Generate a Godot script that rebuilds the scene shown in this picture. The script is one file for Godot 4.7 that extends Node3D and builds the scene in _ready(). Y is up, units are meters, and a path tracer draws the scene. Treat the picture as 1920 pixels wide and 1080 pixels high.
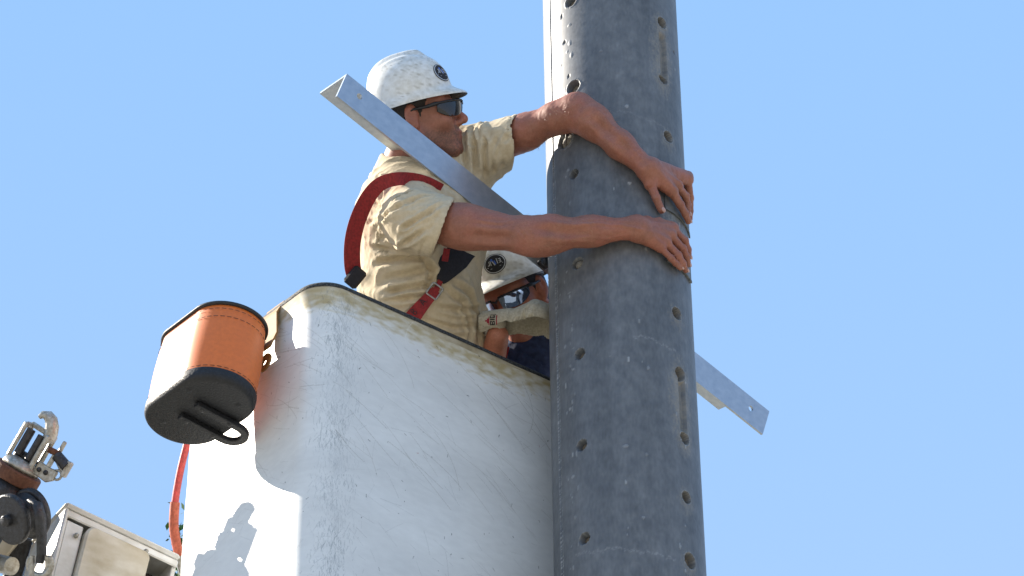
extends Node3D
# A line worker in a lift bucket reaches round a steel pole, seen from the ground below.

const PITCH := 34.5                      # the camera looks up by this many degrees
const FPX := 5357.0                      # focal length in pixels of the 1920 wide photograph
const DS := 1.1904                       # depths below are written for a focal length of 4500
const EYE := Vector3(0, 1.6, 0)
var FW := Vector3(0, sin(deg_to_rad(PITCH)), -cos(deg_to_rad(PITCH)))
var UPV := Vector3(0, cos(deg_to_rad(PITCH)), sin(deg_to_rad(PITCH)))
var SUN := Vector3.ZERO                  # towards the sun
var M := {}
var rng := RandomNumberGenerator.new()

func P(px: float, py: float, d: float) -> Vector3:
	return EYE + d * DS * (FW + Vector3.RIGHT * ((px - 960.0) / FPX) + UPV * ((540.0 - py) / FPX))

func ray(px: float, py: float) -> Vector3:
	return (FW + Vector3.RIGHT * ((px - 960.0) / FPX) + UPV * ((540.0 - py) / FPX)).normalized()

# ------------------------------------------------------------------ signed distance grids
class Field:
	var o: Vector3
	var h: float
	var nx: int
	var ny: int
	var nz: int
	var d: PackedFloat32Array
	func _init(lo: Vector3, hi: Vector3, cell: float) -> void:
		o = lo; h = cell
		nx = int(ceil((hi.x - lo.x) / cell)) + 1
		ny = int(ceil((hi.y - lo.y) / cell)) + 1
		nz = int(ceil((hi.z - lo.z) / cell)) + 1
		d = PackedFloat32Array(); d.resize(nx * ny * nz); d.fill(1.0)
	func span(lo: Vector3, hi: Vector3) -> Array:
		var a := (lo - o) / h
		var b := (hi - o) / h
		return [clampi(int(floor(a.x)), 0, nx), clampi(int(ceil(b.x)) + 1, 0, nx), clampi(int(floor(a.y)), 0, ny), clampi(int(ceil(b.y)) + 1, 0, ny), clampi(int(floor(a.z)), 0, nz), clampi(int(ceil(b.z)) + 1, 0, nz)]
	# tapered capsule; mode 0 joins, 1 takes away; flat cuts it off square at b
	func cap(a: Vector3, b: Vector3, ra: float, rb: float, k := 0.02, mode := 0, flat := false, cutn := Vector3.ZERO) -> void:
		var m := maxf(ra, rb) + k + h * 2.0
		var s := span(a.min(b) - Vector3(m, m, m), a.max(b) + Vector3(m, m, m))
		var ab := b - a
		var il := 1.0 / maxf(ab.length_squared(), 1e-9)
		var ax := ab.normalized() if cutn == Vector3.ZERO else cutn.normalized()
		var x0: int = s[0]; var x1: int = s[1]; var y0: int = s[2]; var y1: int = s[3]; var z0: int = s[4]; var z1: int = s[5]
		var dr := rb - ra
		for z in range(z0, z1):
			for y in range(y0, y1):
				var i := (z * ny + y) * nx + x0
				var p := Vector3(o.x + x0 * h, o.y + y * h, o.z + z * h) - a
				for x in range(x0, x1):
					var t := clampf(p.dot(ab) * il, 0.0, 1.0)
					var q := (p - ab * t).length() - ra - dr * t
					if flat:
						var pl := (p - ab).dot(ax)
						var wv := 0.007 - absf(q - pl)
						q = maxf(q, pl) + (wv * wv / 0.028 if wv > 0.0 else 0.0)
					var e := d[i]
					if mode == 0:
						var w := k - absf(e - q)
						d[i] = minf(e, q) - (w * w / (4.0 * k) if w > 0.0 else 0.0)
					else:
						var w2 := k - absf(e + q)
						d[i] = maxf(e, -q) + (w2 * w2 / (4.0 * k) if w2 > 0.0 else 0.0)
					p.x += h
					i += 1
	func ell(c: Vector3, bs: Basis, r: Vector3, k := 0.02, mode := 0) -> void:
		var e3 := Vector3.ZERO
		for i in 3:
			e3[i] = sqrt(pow(bs.x[i] * r.x, 2) + pow(bs.y[i] * r.y, 2) + pow(bs.z[i] * r.z, 2)) + k + h * 2.0
		var s := span(c - e3, c + e3)
		var bt := bs.transposed()
		var ir := Vector3(1.0 / r.x, 1.0 / r.y, 1.0 / r.z)
		var x0: int = s[0]; var x1: int = s[1]; var y0: int = s[2]; var y1: int = s[3]; var z0: int = s[4]; var z1: int = s[5]
		var step := bt * Vector3(h, 0, 0)
		for z in range(z0, z1):
			for y in range(y0, y1):
				var i := (z * ny + y) * nx + x0
				var p := bt * (Vector3(o.x + x0 * h, o.y + y * h, o.z + z * h) - c)
				for x in range(x0, x1):
					var q1 := p * ir
					var k0 := q1.length()
					var k1 := (q1 * ir).length()
					var q := k0 * (k0 - 1.0) / maxf(k1, 1e-6)
					if k0 < 0.1:
						q = -minf(r.x, minf(r.y, r.z))
					var e := d[i]
					if mode == 0:
						var w := k - absf(e - q)
						d[i] = minf(e, q) - (w * w / (4.0 * k) if w > 0.0 else 0.0)
					else:
						d[i] = maxf(e, -q)
					p += step
					i += 1
	func plane(p0: Vector3, n: Vector3) -> void:      # keep only the side behind n
		for z in nz:
			for y in ny:
				var i := (z * ny + y) * nx
				var v := (Vector3(o.x, o.y + y * h, o.z + z * h) - p0).dot(n)
				for x in nx:
					d[i] = maxf(d[i], v)
					v += n.x * h
					i += 1
	func at(p: Vector3) -> float:
		var q := (p - o) / h
		var x := int(floor(q.x)); var y := int(floor(q.y)); var z := int(floor(q.z))
		if x < 0 or y < 0 or z < 0 or x >= nx - 1 or y >= ny - 1 or z >= nz - 1:
			return 1.0
		var f := q - Vector3(x, y, z)
		var i := (z * ny + y) * nx + x
		var s := nx * ny
		return lerpf(lerpf(lerpf(d[i], d[i + 1], f.x), lerpf(d[i + nx], d[i + nx + 1], f.x), f.y), lerpf(lerpf(d[i + s], d[i + s + 1], f.x), lerpf(d[i + s + nx], d[i + s + nx + 1], f.x), f.y), f.z)
	func march(a: Vector3, dir: Vector3, far: float) -> Vector3:
		var t := 0.0
		while t < far:
			if at(a + dir * t) < 0.0:
				for k in 6:
					t -= h * 0.5 / pow(2.0, k) if at(a + dir * t) < 0.0 else -h * 0.5 / pow(2.0, k)
				return a + dir * t
			t += h * 0.5
		return Vector3.INF
	func grad(p: Vector3) -> Vector3:
		return Vector3(at(p + Vector3(h, 0, 0)) - at(p - Vector3(h, 0, 0)), at(p + Vector3(0, h, 0)) - at(p - Vector3(0, h, 0)), at(p + Vector3(0, 0, h)) - at(p - Vector3(0, 0, h))).normalized()

# ------------------------------------------------------------------ mesh builder
class MB:
	var v := PackedVector3Array()
	var n := PackedVector3Array()
	var c := PackedColorArray()
	var u := PackedVector2Array()
	var ix := PackedInt32Array()
	var col := Color.WHITE
	func vert(p: Vector3, nn: Vector3, uv := Vector2.ZERO) -> int:
		v.append(p); n.append(nn); c.append(col); u.append(uv)
		return v.size() - 1
	func tri(a: Vector3, b: Vector3, d: Vector3) -> void:
		var nn := (d - a).cross(b - a).normalized()
		var i := vert(a, nn); vert(b, nn); vert(d, nn)
		ix.append_array([i, i + 1, i + 2])
	func quad(a: Vector3, b: Vector3, d: Vector3, e: Vector3) -> void:
		tri(a, b, d); tri(a, d, e)
	func face(ps: Array, out: Vector3) -> void:       # convex polygon facing out
		var nn: Vector3 = (ps[2] - ps[0]).cross(ps[1] - ps[0])
		for k in range(1, ps.size() - 1):
			if nn.dot(out) >= 0: tri(ps[0], ps[k], ps[k + 1])
			else: tri(ps[0], ps[k + 1], ps[k])
	func box(xf: Transform3D, size: Vector3, bev := 0.003) -> void:
		var s := size * 0.5
		bev = minf(bev, minf(s.x, minf(s.y, s.z)) * 0.9)
		var f := func(ax: int, sg: float, a: float, b: float) -> Vector3:
			var q := Vector3.ZERO
			q[ax] = sg * s[ax]; q[(ax + 1) % 3] = a * (s[(ax + 1) % 3] - bev); q[(ax + 2) % 3] = b * (s[(ax + 2) % 3] - bev)
			return xf * q
		for ax in 3:
			for sg in [-1.0, 1.0]:
				var o := Vector3.ZERO; o[ax] = sg
				face([f.call(ax, sg, -1, -1), f.call(ax, sg, 1, -1), f.call(ax, sg, 1, 1), f.call(ax, sg, -1, 1)], xf.basis * o)
		for ax in 3:                                   # the twelve chamfers
			var a1 := (ax + 1) % 3
			var a2 := (ax + 2) % 3
			for s1 in [-1.0, 1.0]:
				for s2 in [-1.0, 1.0]:
					var q := []
					for e in [[a1, -1.0], [a1, 1.0], [a2, 1.0], [a2, -1.0]]:
						var w := Vector3.ZERO
						w[ax] = e[1] * (s[ax] - bev)
						w[a1] = s1 * (s[a1] if e[0] == a1 else s[a1] - bev)
						w[a2] = s2 * (s[a2] if e[0] == a2 else s[a2] - bev)
						q.append(xf * w)
					var o := Vector3.ZERO; o[a1] = s1; o[a2] = s2
					face(q, xf.basis * o)
		for sx in [-1.0, 1.0]:
			for sy in [-1.0, 1.0]:
				for sz in [-1.0, 1.0]:
					var g := Vector3(sx, sy, sz)
					var q := []
					for k in 3:
						var w := g * (s - Vector3(bev, bev, bev)); w[k] = g[k] * s[k]
						q.append(xf * w)
					face(q, xf.basis * g)
	func tube(ps: Array, rs, seg := 10, caps := true, squash := 1.0, side := Vector3.ZERO) -> void:
		var m := ps.size()
		var last := Vector3.ZERO
		var base := v.size()
		for i in m:
			var t: Vector3 = (ps[mini(i + 1, m - 1)] - ps[maxi(i - 1, 0)]).normalized()
			if last == Vector3.ZERO:
				last = side if side != Vector3.ZERO else (t.cross(Vector3.UP) if absf(t.y) < 0.9 else t.cross(Vector3.RIGHT))
			var a := (last - t * last.dot(t)).normalized()
			last = a
			var b := t.cross(a)
			var r: float = rs if rs is float else rs[i]
			for k in seg:
				var w := TAU * k / seg
				var nn := (a * cos(w) + b * sin(w) / maxf(squash, 0.2)).normalized()
				vert(ps[i] + (a * cos(w) + b * sin(w) * squash) * r, nn, Vector2(float(k) / seg, i))
		for i in m - 1:
			for k in seg:
				var p := base + i * seg + k
				var q := base + i * seg + (k + 1) % seg
				ix.append_array([p, q + seg, q, p, p + seg, q + seg])
		if caps:
			for e in [0, m - 1]:
				var t: Vector3 = (ps[1] - ps[0] if e == 0 else ps[m - 1] - ps[m - 2]).normalized() * (-1.0 if e == 0 else 1.0)
				var s := v.size()
				vert(ps[e], t)
				for k in seg: vert(v[base + e * seg + k], t)
				for k in seg:
					if e == 0: ix.append_array([s, s + 1 + k, s + 1 + (k + 1) % seg])
					else: ix.append_array([s, s + 1 + (k + 1) % seg, s + 1 + k])
	# profile of (radius, height) turned about the frame's y axis
	func lathe(xf: Transform3D, prof: Array, seg := 24, flat := false) -> void:
		var base := v.size()
		var m := prof.size()
		for i in m:
			var a: Vector2 = prof[maxi(i - 1, 0)]
			var b: Vector2 = prof[mini(i + 1, m - 1)]
			var t := (b - a).normalized()
			for k in seg:
				var w := TAU * k / seg
				var q: Vector2 = prof[i]
				vert(xf * Vector3(q.x * cos(w), q.y, q.x * sin(w)), (xf.basis * Vector3(t.y * cos(w), -t.x, t.y * sin(w))).normalized(), Vector2(float(k) / seg, float(i) / m))
		for i in m - 1:
			for k in seg:
				var p := base + i * seg + k
				var q := base + i * seg + (k + 1) % seg
				ix.append_array([p, q, q + seg, p, q + seg, p + seg])
	# outline in the frame's xy plane, pushed out along its z by depth, chamfered front and back
	func prism(poly: PackedVector2Array, xf: Transform3D, depth: float, bev := 0.0) -> void:
		var inner := poly
		if bev > 0.0:
			var off := Geometry2D.offset_polygon(poly, -bev, Geometry2D.JOIN_MITER)
			if off.size() == 1 and off[0].size() == poly.size():
				var best := 0
				for k in poly.size():
					if off[0][k].distance_to(poly[0]) < off[0][best].distance_to(poly[0]): best = k
				inner = PackedVector2Array()
				for k in poly.size(): inner.append(off[0][(best + k) % poly.size()])
				if inner[1].distance_to(poly[1]) > inner[poly.size() - 1].distance_to(poly[1]):
					bev = 0.0; inner = poly
			else:
				bev = 0.0
		var tr := Geometry2D.triangulate_polygon(inner)
		for s in [0, 1]:
			var z := 0.0 if s == 0 else depth
			for k in range(0, tr.size(), 3):
				var q := []
				for e in 3: q.append(xf * Vector3(inner[tr[k + e]].x, inner[tr[k + e]].y, z))
				face(q, xf.basis.z * (-1.0 if s == 0 else 1.0))
		var m := poly.size()
		for k in m:
			var a := poly[k]; var b := poly[(k + 1) % m]
			var ai := inner[k]; var bi := inner[(k + 1) % m]
			var a0 := xf * Vector3(a.x, a.y, bev); var b0 := xf * Vector3(b.x, b.y, bev)
			var a1 := xf * Vector3(a.x, a.y, depth - bev); var b1 := xf * Vector3(b.x, b.y, depth - bev)
			quad(a0, b0, b1, a1)
			if bev > 0.0:
				quad(xf * Vector3(ai.x, ai.y, 0), xf * Vector3(bi.x, bi.y, 0), b0, a0)
				quad(a1, b1, xf * Vector3(bi.x, bi.y, depth), xf * Vector3(ai.x, ai.y, depth))
	# a strap: centre line, half widths, width directions, thickness
	func strap(ps: Array, hw: Array, wd: Array, th: float) -> void:
		var m := ps.size()
		var rows := []
		for i in m:
			var t: Vector3 = (ps[mini(i + 1, m - 1)] - ps[maxi(i - 1, 0)]).normalized()
			var w: Vector3 = (wd[i] - t * t.dot(wd[i])).normalized()
			var nn := t.cross(w) * th * 0.5
			rows.append([ps[i] + w * hw[i] + nn, ps[i] - w * hw[i] + nn, ps[i] - w * hw[i] - nn, ps[i] + w * hw[i] - nn])
		for i in m - 1:
			for k in 4:
				quad(rows[i][k], rows[i][(k + 1) % 4], rows[i + 1][(k + 1) % 4], rows[i + 1][k])
		for e in [0, m - 1]: quad(rows[e][0], rows[e][1], rows[e][2], rows[e][3])
	# surface of a distance grid (surface nets)
	func net(f: Field, colour: Callable, disp = null) -> void:
		var nx := f.nx; var ny := f.ny; var nz := f.nz
		var d := f.d
		var id := PackedInt32Array(); id.resize(nx * ny * nz); id.fill(-1)
		var sl := nx * ny
		var vs := PackedVector3Array()
		var tr := PackedInt32Array()
		var offs := [0, 1, nx, nx + 1, sl, sl + 1, sl + nx, sl + nx + 1]
		var edges := [[0, 1], [2, 3], [4, 5], [6, 7], [0, 2], [1, 3], [4, 6], [5, 7], [0, 4], [1, 5], [2, 6], [3, 7]]
		var cpos := [Vector3(0, 0, 0), Vector3(1, 0, 0), Vector3(0, 1, 0), Vector3(1, 1, 0), Vector3(0, 0, 1), Vector3(1, 0, 1), Vector3(0, 1, 1), Vector3(1, 1, 1)]
		for z in nz - 1:
			for y in ny - 1:
				var i := (z * ny + y) * nx
				for x in nx - 1:
					var a := d[i]
					if a < 0.2:
						var s := a < 0.0
						if s != (d[i + 1] < 0.0) or s != (d[i + nx] < 0.0) or s != (d[i + nx + 1] < 0.0) or s != (d[i + sl] < 0.0) or s != (d[i + sl + 1] < 0.0) or s != (d[i + sl + nx] < 0.0) or s != (d[i + sl + nx + 1] < 0.0):
							var sum := Vector3.ZERO
							var cnt := 0
							for e in edges:
								var va: float = d[i + offs[e[0]]]
								var vb: float = d[i + offs[e[1]]]
								if (va < 0.0) != (vb < 0.0):
									var pa: Vector3 = cpos[e[0]]
									sum += pa.lerp(cpos[e[1]], va / (va - vb))
									cnt += 1
							id[i] = vs.size()
							vs.append(f.o + (Vector3(x, y, z) + sum / cnt) * f.h)
							if y > 0 and z > 0 and s != (d[i + 1] < 0.0):
								quadi(tr, id[i], id[i - nx], id[i - nx - sl], id[i - sl], s)
							if x > 0 and z > 0 and s != (d[i + nx] < 0.0):
								quadi(tr, id[i], id[i - sl], id[i - 1 - sl], id[i - 1], s)
							if x > 0 and y > 0 and s != (d[i + sl] < 0.0):
								quadi(tr, id[i], id[i - 1], id[i - 1 - nx], id[i - nx], s)
					i += 1
		var ns := normals(vs, tr)
		if disp != null:
			for k in vs.size(): vs[k] += ns[k] * float(disp.call(vs[k], ns[k]))
			ns = normals(vs, tr)
		var base := v.size()
		v.append_array(vs); n.append_array(ns)
		for k in vs.size():
			c.append(colour.call(vs[k], ns[k])); u.append(Vector2.ZERO)
		for k in range(0, tr.size(), 3):
			ix.append(tr[k] + base); ix.append(tr[k + 1] + base); ix.append(tr[k + 2] + base)
	func quadi(tr: PackedInt32Array, a: int, b: int, e: int, g: int, s: bool) -> void:
		if a < 0 or b < 0 or e < 0 or g < 0: return
		if s: tr.append_array([a, e, b, a, g, e])
		else: tr.append_array([a, b, e, a, e, g])
	func normals(vs: PackedVector3Array, tr: PackedInt32Array) -> PackedVector3Array:
		var ns := PackedVector3Array(); ns.resize(vs.size())
		for k in range(0, tr.size(), 3):
			var a := tr[k]; var b := tr[k + 1]; var e := tr[k + 2]
			var nn := (vs[e] - vs[a]).cross(vs[b] - vs[a])
			ns[a] += nn; ns[b] += nn; ns[e] += nn
		for k in ns.size(): ns[k] = ns[k].normalized()
		return ns
	func mesh() -> ArrayMesh:
		for k in range(0, ix.size(), 3):               # wind every face to agree with its normals
			var p := ix[k]; var q := ix[k + 1]; var w := ix[k + 2]
			if (v[w] - v[p]).cross(v[q] - v[p]).dot(n[p] + n[q] + n[w]) < 0.0:
				ix[k + 1] = w; ix[k + 2] = q
		var a := []; a.resize(Mesh.ARRAY_MAX)
		a[Mesh.ARRAY_VERTEX] = v; a[Mesh.ARRAY_NORMAL] = n; a[Mesh.ARRAY_COLOR] = c; a[Mesh.ARRAY_TEX_UV] = u; a[Mesh.ARRAY_INDEX] = ix
		var m := ArrayMesh.new(); m.add_surface_from_arrays(Mesh.PRIMITIVE_TRIANGLES, a)
		return m

func put(mb: MB, called: String, mat: Material, parent: Node = self) -> MeshInstance3D:
	var o := MeshInstance3D.new(); o.name = called; o.mesh = mb.mesh(); o.material_override = mat
	parent.add_child(o, true)
	return o

func tag(o: Node, label: String, category: String, group := "", kind := "") -> void:
	o.set_meta("label", label); o.set_meta("category", category)
	if group: o.set_meta("group", group)
	if kind: o.set_meta("kind", kind)

func base(called: String, label := "", category := "", group := "") -> Node3D:
	var o := Node3D.new(); o.name = called; add_child(o, true)
	if label: tag(o, label, category, group)
	return o

func frame(o: Vector3, x: Vector3, y: Vector3) -> Transform3D:    # x kept, y made square to it
	var ex := x.normalized()
	var ez := ex.cross(y).normalized()
	return Transform3D(Basis(ex, ez.cross(ex), ez), o)

# ------------------------------------------------------------------ materials
func noise_img(sd: int, freq: float, size := 512, oct := 4, type := FastNoiseLite.TYPE_SIMPLEX_SMOOTH) -> Image:
	var f := FastNoiseLite.new(); f.seed = sd; f.frequency = freq; f.noise_type = type; f.fractal_octaves = oct
	return f.get_seamless_image(size, size)

func ramp_tex(sd: int, freq: float, a: Color, b: Color, size := 512, oct := 4, contrast := 1.0) -> ImageTexture:
	var im := noise_img(sd, freq, size, oct)
	im.convert(Image.FORMAT_L8)
	var src := im.get_data()
	var out := PackedByteArray(); out.resize(src.size() * 3)
	var lut := []
	for k in 256:
		var t := clampf((k / 255.0 - 0.5) * contrast + 0.5, 0, 1)
		var q := a.lerp(b, t)
		lut.append([int(q.r * 255), int(q.g * 255), int(q.b * 255)])
	for i in src.size():
		var l: Array = lut[src[i]]
		out[i * 3] = l[0]; out[i * 3 + 1] = l[1]; out[i * 3 + 2] = l[2]
	var res := Image.create_from_data(size, size, false, Image.FORMAT_RGB8, out)
	res.generate_mipmaps()
	return ImageTexture.create_from_image(res)

func bump_tex(sd: int, freq: float, strength := 4.0, size := 512, oct := 4) -> ImageTexture:
	var im := noise_img(sd, freq, size, oct)
	im.convert(Image.FORMAT_RGBA8)
	im.bump_map_to_normal_map(strength)
	im.generate_mipmaps()
	return ImageTexture.create_from_image(im)

func mat(lin: Color, rough: float, metal := 0.0, tex: Texture2D = null, bump: Texture2D = null, scale := 4.0, bs := 0.5) -> StandardMaterial3D:
	var m := StandardMaterial3D.new()
	m.albedo_color = lin.linear_to_srgb(); m.roughness = rough; m.metallic = metal
	if tex: m.albedo_texture = tex
	if bump: m.normal_enabled = true; m.normal_texture = bump; m.normal_scale = bs
	if tex or bump: m.uv1_triplanar = true; m.uv1_scale = Vector3.ONE * scale
	return m

func L(r: float, g: float, b: float) -> Color:
	return Color(r, g, b)

func make_materials() -> void:
	var mott := ramp_tex(3, 0.012, Color(0.72, 0.72, 0.73), Color(1, 1, 1), 512, 5, 1.7)
	var dirt := ramp_tex(5, 0.02, Color(0.72, 0.69, 0.64), Color(1, 1, 1), 512, 6, 1.5)
	var fine := bump_tex(7, 0.05, 5.0, 512, 3)
	var weave := bump_tex(9, 0.12, 6.0, 512, 2)
	var skinb := bump_tex(11, 0.09, 3.0, 512, 3)
	M.pole = mat(L(1, 1, 1), 0.5, 0.0, ramp_tex(21, 0.008, Color(0.82, 0.83, 0.85), Color(1, 1, 1), 1024, 7, 1.2), fine, 2.2, 0.12)
	M.pole.vertex_color_use_as_albedo = true
	M.plug = mat(L(0.2, 0.16, 0.11), 0.8, 0.0, dirt, fine, 20.0, 0.6)
	M.plug_pale = mat(L(0.34, 0.33, 0.3), 0.7, 0.0, dirt, fine, 20.0, 0.5)
	M.plate = mat(L(0.17, 0.18, 0.18), 0.55, 0.2, mott, fine, 6.0, 0.3)
	M.beam = mat(L(0.46, 0.50, 0.55), 0.34, 0.8, ramp_tex(23, 0.02, Color(0.88, 0.9, 0.92), Color(1, 1, 1), 512, 6, 1.3), fine, 4.0, 0.05)
	M.skin = mat(L(1, 1, 1), 0.52, 0.0, ramp_tex(25, 0.03, Color(0.9, 0.86, 0.84), Color(1, 1, 1), 512, 5, 1.3), skinb, 9.0, 0.15)
	M.skin.vertex_color_use_as_albedo = true
	M.skin.subsurf_scatter_enabled = true; M.skin.subsurf_scatter_strength = 0.06
	M.shirt = mat(L(1, 1, 1), 0.88, 0.0, ramp_tex(27, 0.02, Color(0.92, 0.91, 0.89), Color(1, 1, 1), 512, 5, 1.2), weave, 7.0, 0.2)
	M.shirt.vertex_color_use_as_albedo = true
	M.navy = mat(L(0.03, 0.048, 0.12), 0.85, 0.0, mott, weave, 7.0, 0.4)
	M.trousers = mat(L(0.05, 0.06, 0.09), 0.85, 0.0, mott, weave, 7.0, 0.4)
	M.boot = mat(L(0.08, 0.05, 0.03), 0.6, 0.0, mott, fine, 7.0, 0.4)
	M.hair = mat(L(0.035, 0.024, 0.018), 0.7, 0.0, mott, weave, 14.0, 1.0)
	M.hat = mat(L(1, 1, 1), 0.32, 0.0, ramp_tex(29, 0.018, Color(0.88, 0.87, 0.84), Color(1, 1, 1), 512, 6, 1.6), fine, 5.0, 0.03)
	M.hat.vertex_color_use_as_albedo = true
	M.nail = mat(L(0.50, 0.30, 0.24), 0.3)
	M.arm_hair = mat(L(0.34, 0.22, 0.12), 0.4)
	M.hat_in = mat(L(0.05, 0.05, 0.05), 0.8)
	M.lens = mat(L(0.012, 0.013, 0.015), 0.06); M.lens.clearcoat_enabled = true; M.lens.clearcoat = 0.2; M.lens.clearcoat_roughness = 0.03
	M.lens_mirror = mat(L(0.32, 0.42, 0.62), 0.05, 0.9)
	M.black = mat(L(0.018, 0.019, 0.022), 0.5, 0.0, mott, fine, 12.0, 0.3)
	M.rubber = mat(L(0.013, 0.014, 0.017), 0.55, 0.0, ramp_tex(31, 0.04, Color(0.6, 0.6, 0.62), Color(1, 1, 1), 512, 5, 2.4), fine, 5.0, 0.5)
	M.red = mat(L(0.33, 0.018, 0.022), 0.75, 0.0, mott, weave, 16.0, 0.6)
	M.strap_dark = mat(L(0.014, 0.014, 0.022), 0.8, 0.0, mott, weave, 16.0, 0.6)
	M.steel = mat(L(0.45, 0.45, 0.43), 0.4, 0.8, mott, fine, 10.0, 0.3)
	M.galv = mat(L(0.52, 0.51, 0.47), 0.42, 0.5, dirt, fine, 8.0, 0.5)
	M.iron = mat(L(0.06, 0.062, 0.07), 0.45, 0.5, dirt, fine, 8.0, 0.9)
	M.rust = mat(L(0.16, 0.065, 0.035), 0.8, 0.1, dirt, fine, 8.0, 0.8)
	M.orange = mat(L(0.76, 0.17, 0.013), 0.7, 0.0, ramp_tex(33, 0.02, Color(0.93, 0.92, 0.9), Color(1, 1, 1), 512, 6, 1.2), weave, 6.0, 0.12)
	M.orange.clearcoat_enabled = true; M.orange.clearcoat = 0.6; M.orange.clearcoat_roughness = 0.4
	M.thread = mat(L(0.03, 0.02, 0.02), 0.8)
	M.leather = mat(L(0.42, 0.22, 0.06), 0.65, 0.0, mott, fine, 10.0, 0.4)
	M.lip = mat(L(0.56, 0.51, 0.40), 0.6, 0.0, ramp_tex(35, 0.012, Color(0.62, 0.58, 0.48), Color(1, 1, 1), 512, 7, 1.8), fine, 2.0, 0.1)
	M.lip_top = mat(L(0.07, 0.075, 0.075), 0.75, 0.0, ramp_tex(37, 0.05, Color(0.35, 0.35, 0.34), Color(1, 1, 1), 512, 5, 2.6), fine, 6.0, 0.8)
	M.hose = mat(L(0.62, 0.07, 0.06), 0.5, 0.0, mott, fine, 10.0, 0.3)
	M.hose_dirty = mat(L(0.55, 0.13, 0.07), 0.7, 0.0, dirt, fine, 10.0, 0.5)
	M.cream = mat(L(0.62, 0.58, 0.49), 0.5, 0.0, ramp_tex(39, 0.012, Color(0.8, 0.76, 0.68), Color(1, 1, 1), 512, 7, 1.3), fine, 2.0, 0.08)
	M.white_paint = mat(L(0.72, 0.72, 0.7), 0.45, 0.0, ramp_tex(41, 0.012, Color(0.84, 0.82, 0.78), Color(1, 1, 1), 512, 7, 1.3), fine, 2.0, 0.08)
	M.glove = mat(L(1, 1, 1), 0.85, 0.0, ramp_tex(43, 0.025, Color(0.84, 0.82, 0.78), Color(1, 1, 1), 512, 5, 1.4), weave, 9.0, 0.15)
	M.glove.vertex_color_use_as_albedo = true
	M.print_dark = mat(L(0.02, 0.02, 0.025), 0.8)
	M.print_red = mat(L(0.35, 0.03, 0.05), 0.8)
	M.silver = mat(L(0.55, 0.57, 0.6), 0.4, 0.3)
	M.blue = mat(L(0.05, 0.14, 0.55), 0.4)
	M.ground = mat(L(0.40, 0.37, 0.31), 0.95, 0.0, ramp_tex(45, 0.02, Color(0.8, 0.8, 0.77), Color(1, 1, 1), 512, 6, 1.8), fine, 0.3, 0.5)
	M.bark = mat(L(0.12, 0.09, 0.06), 0.9, 0.0, dirt, fine, 2.0, 0.8)
	M.leaf = mat(L(1, 1, 1), 0.6); M.leaf.vertex_color_use_as_albedo = true; M.leaf.cull_mode = BaseMaterial3D.CULL_DISABLED
	M.leaf.backlight_enabled = true; M.leaf.backlight = Color(0.1, 0.2, 0.03)
	M.pocket = mat(L(0.03, 0.02, 0.02), 0.8)

# ------------------------------------------------------------------ the place
var pole_x := 0.0
var pole_z := 0.0
var pole_y0 := 0.0
var pole_lean := 0.0086        # metres sideways per metre up, towards -x
const POLE_R := 0.1868

func pole_axis(y: float) -> Vector3:
	return Vector3(pole_x - (y - pole_y0) * pole_lean, y, pole_z)

# where the ray through a pixel meets the pole, pushed out along its normal by off
func pole_hit(px: float, py: float, off := 0.0) -> Vector3:
	var r := ray(px, py)
	# lean: shear x so that the pole stands upright
	var rx := r.x + r.y * pole_lean
	var ox := EYE.x + (EYE.y - pole_y0) * pole_lean - pole_x
	var oz := EYE.z - pole_z
	var a := rx * rx + r.z * r.z
	var b := ox * rx + oz * r.z
	var cc := ox * ox + oz * oz - (POLE_R + off) * (POLE_R + off)
	var disc := b * b - a * cc
	var t := (-b - sqrt(maxf(disc, 0.0))) / a
	var q := EYE + r * t
	var ax := pole_axis(q.y)
	var nn := (q - ax); nn.y = 0; nn = nn.normalized()
	return q if disc >= 0 else Vector3(ax.x, q.y, ax.z) + nn * (POLE_R + off)

func pole_n(q: Vector3) -> Vector3:
	var nn := q - pole_axis(q.y); nn.y = 0
	return nn.normalized()

func pole_at(th: float, y: float, off := 0.0) -> Vector3:      # th 0 faces the camera, + to the right
	return pole_axis(y) + Vector3(sin(th), 0, cos(th)) * (POLE_R + off)

func pole_th(px: float, py: float) -> Vector2:                 # angle and height of a pixel on the pole
	var q := pole_hit(px, py)
	var nn := pole_n(q)
	return Vector2(atan2(nn.x, nn.z), q.y)

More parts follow.
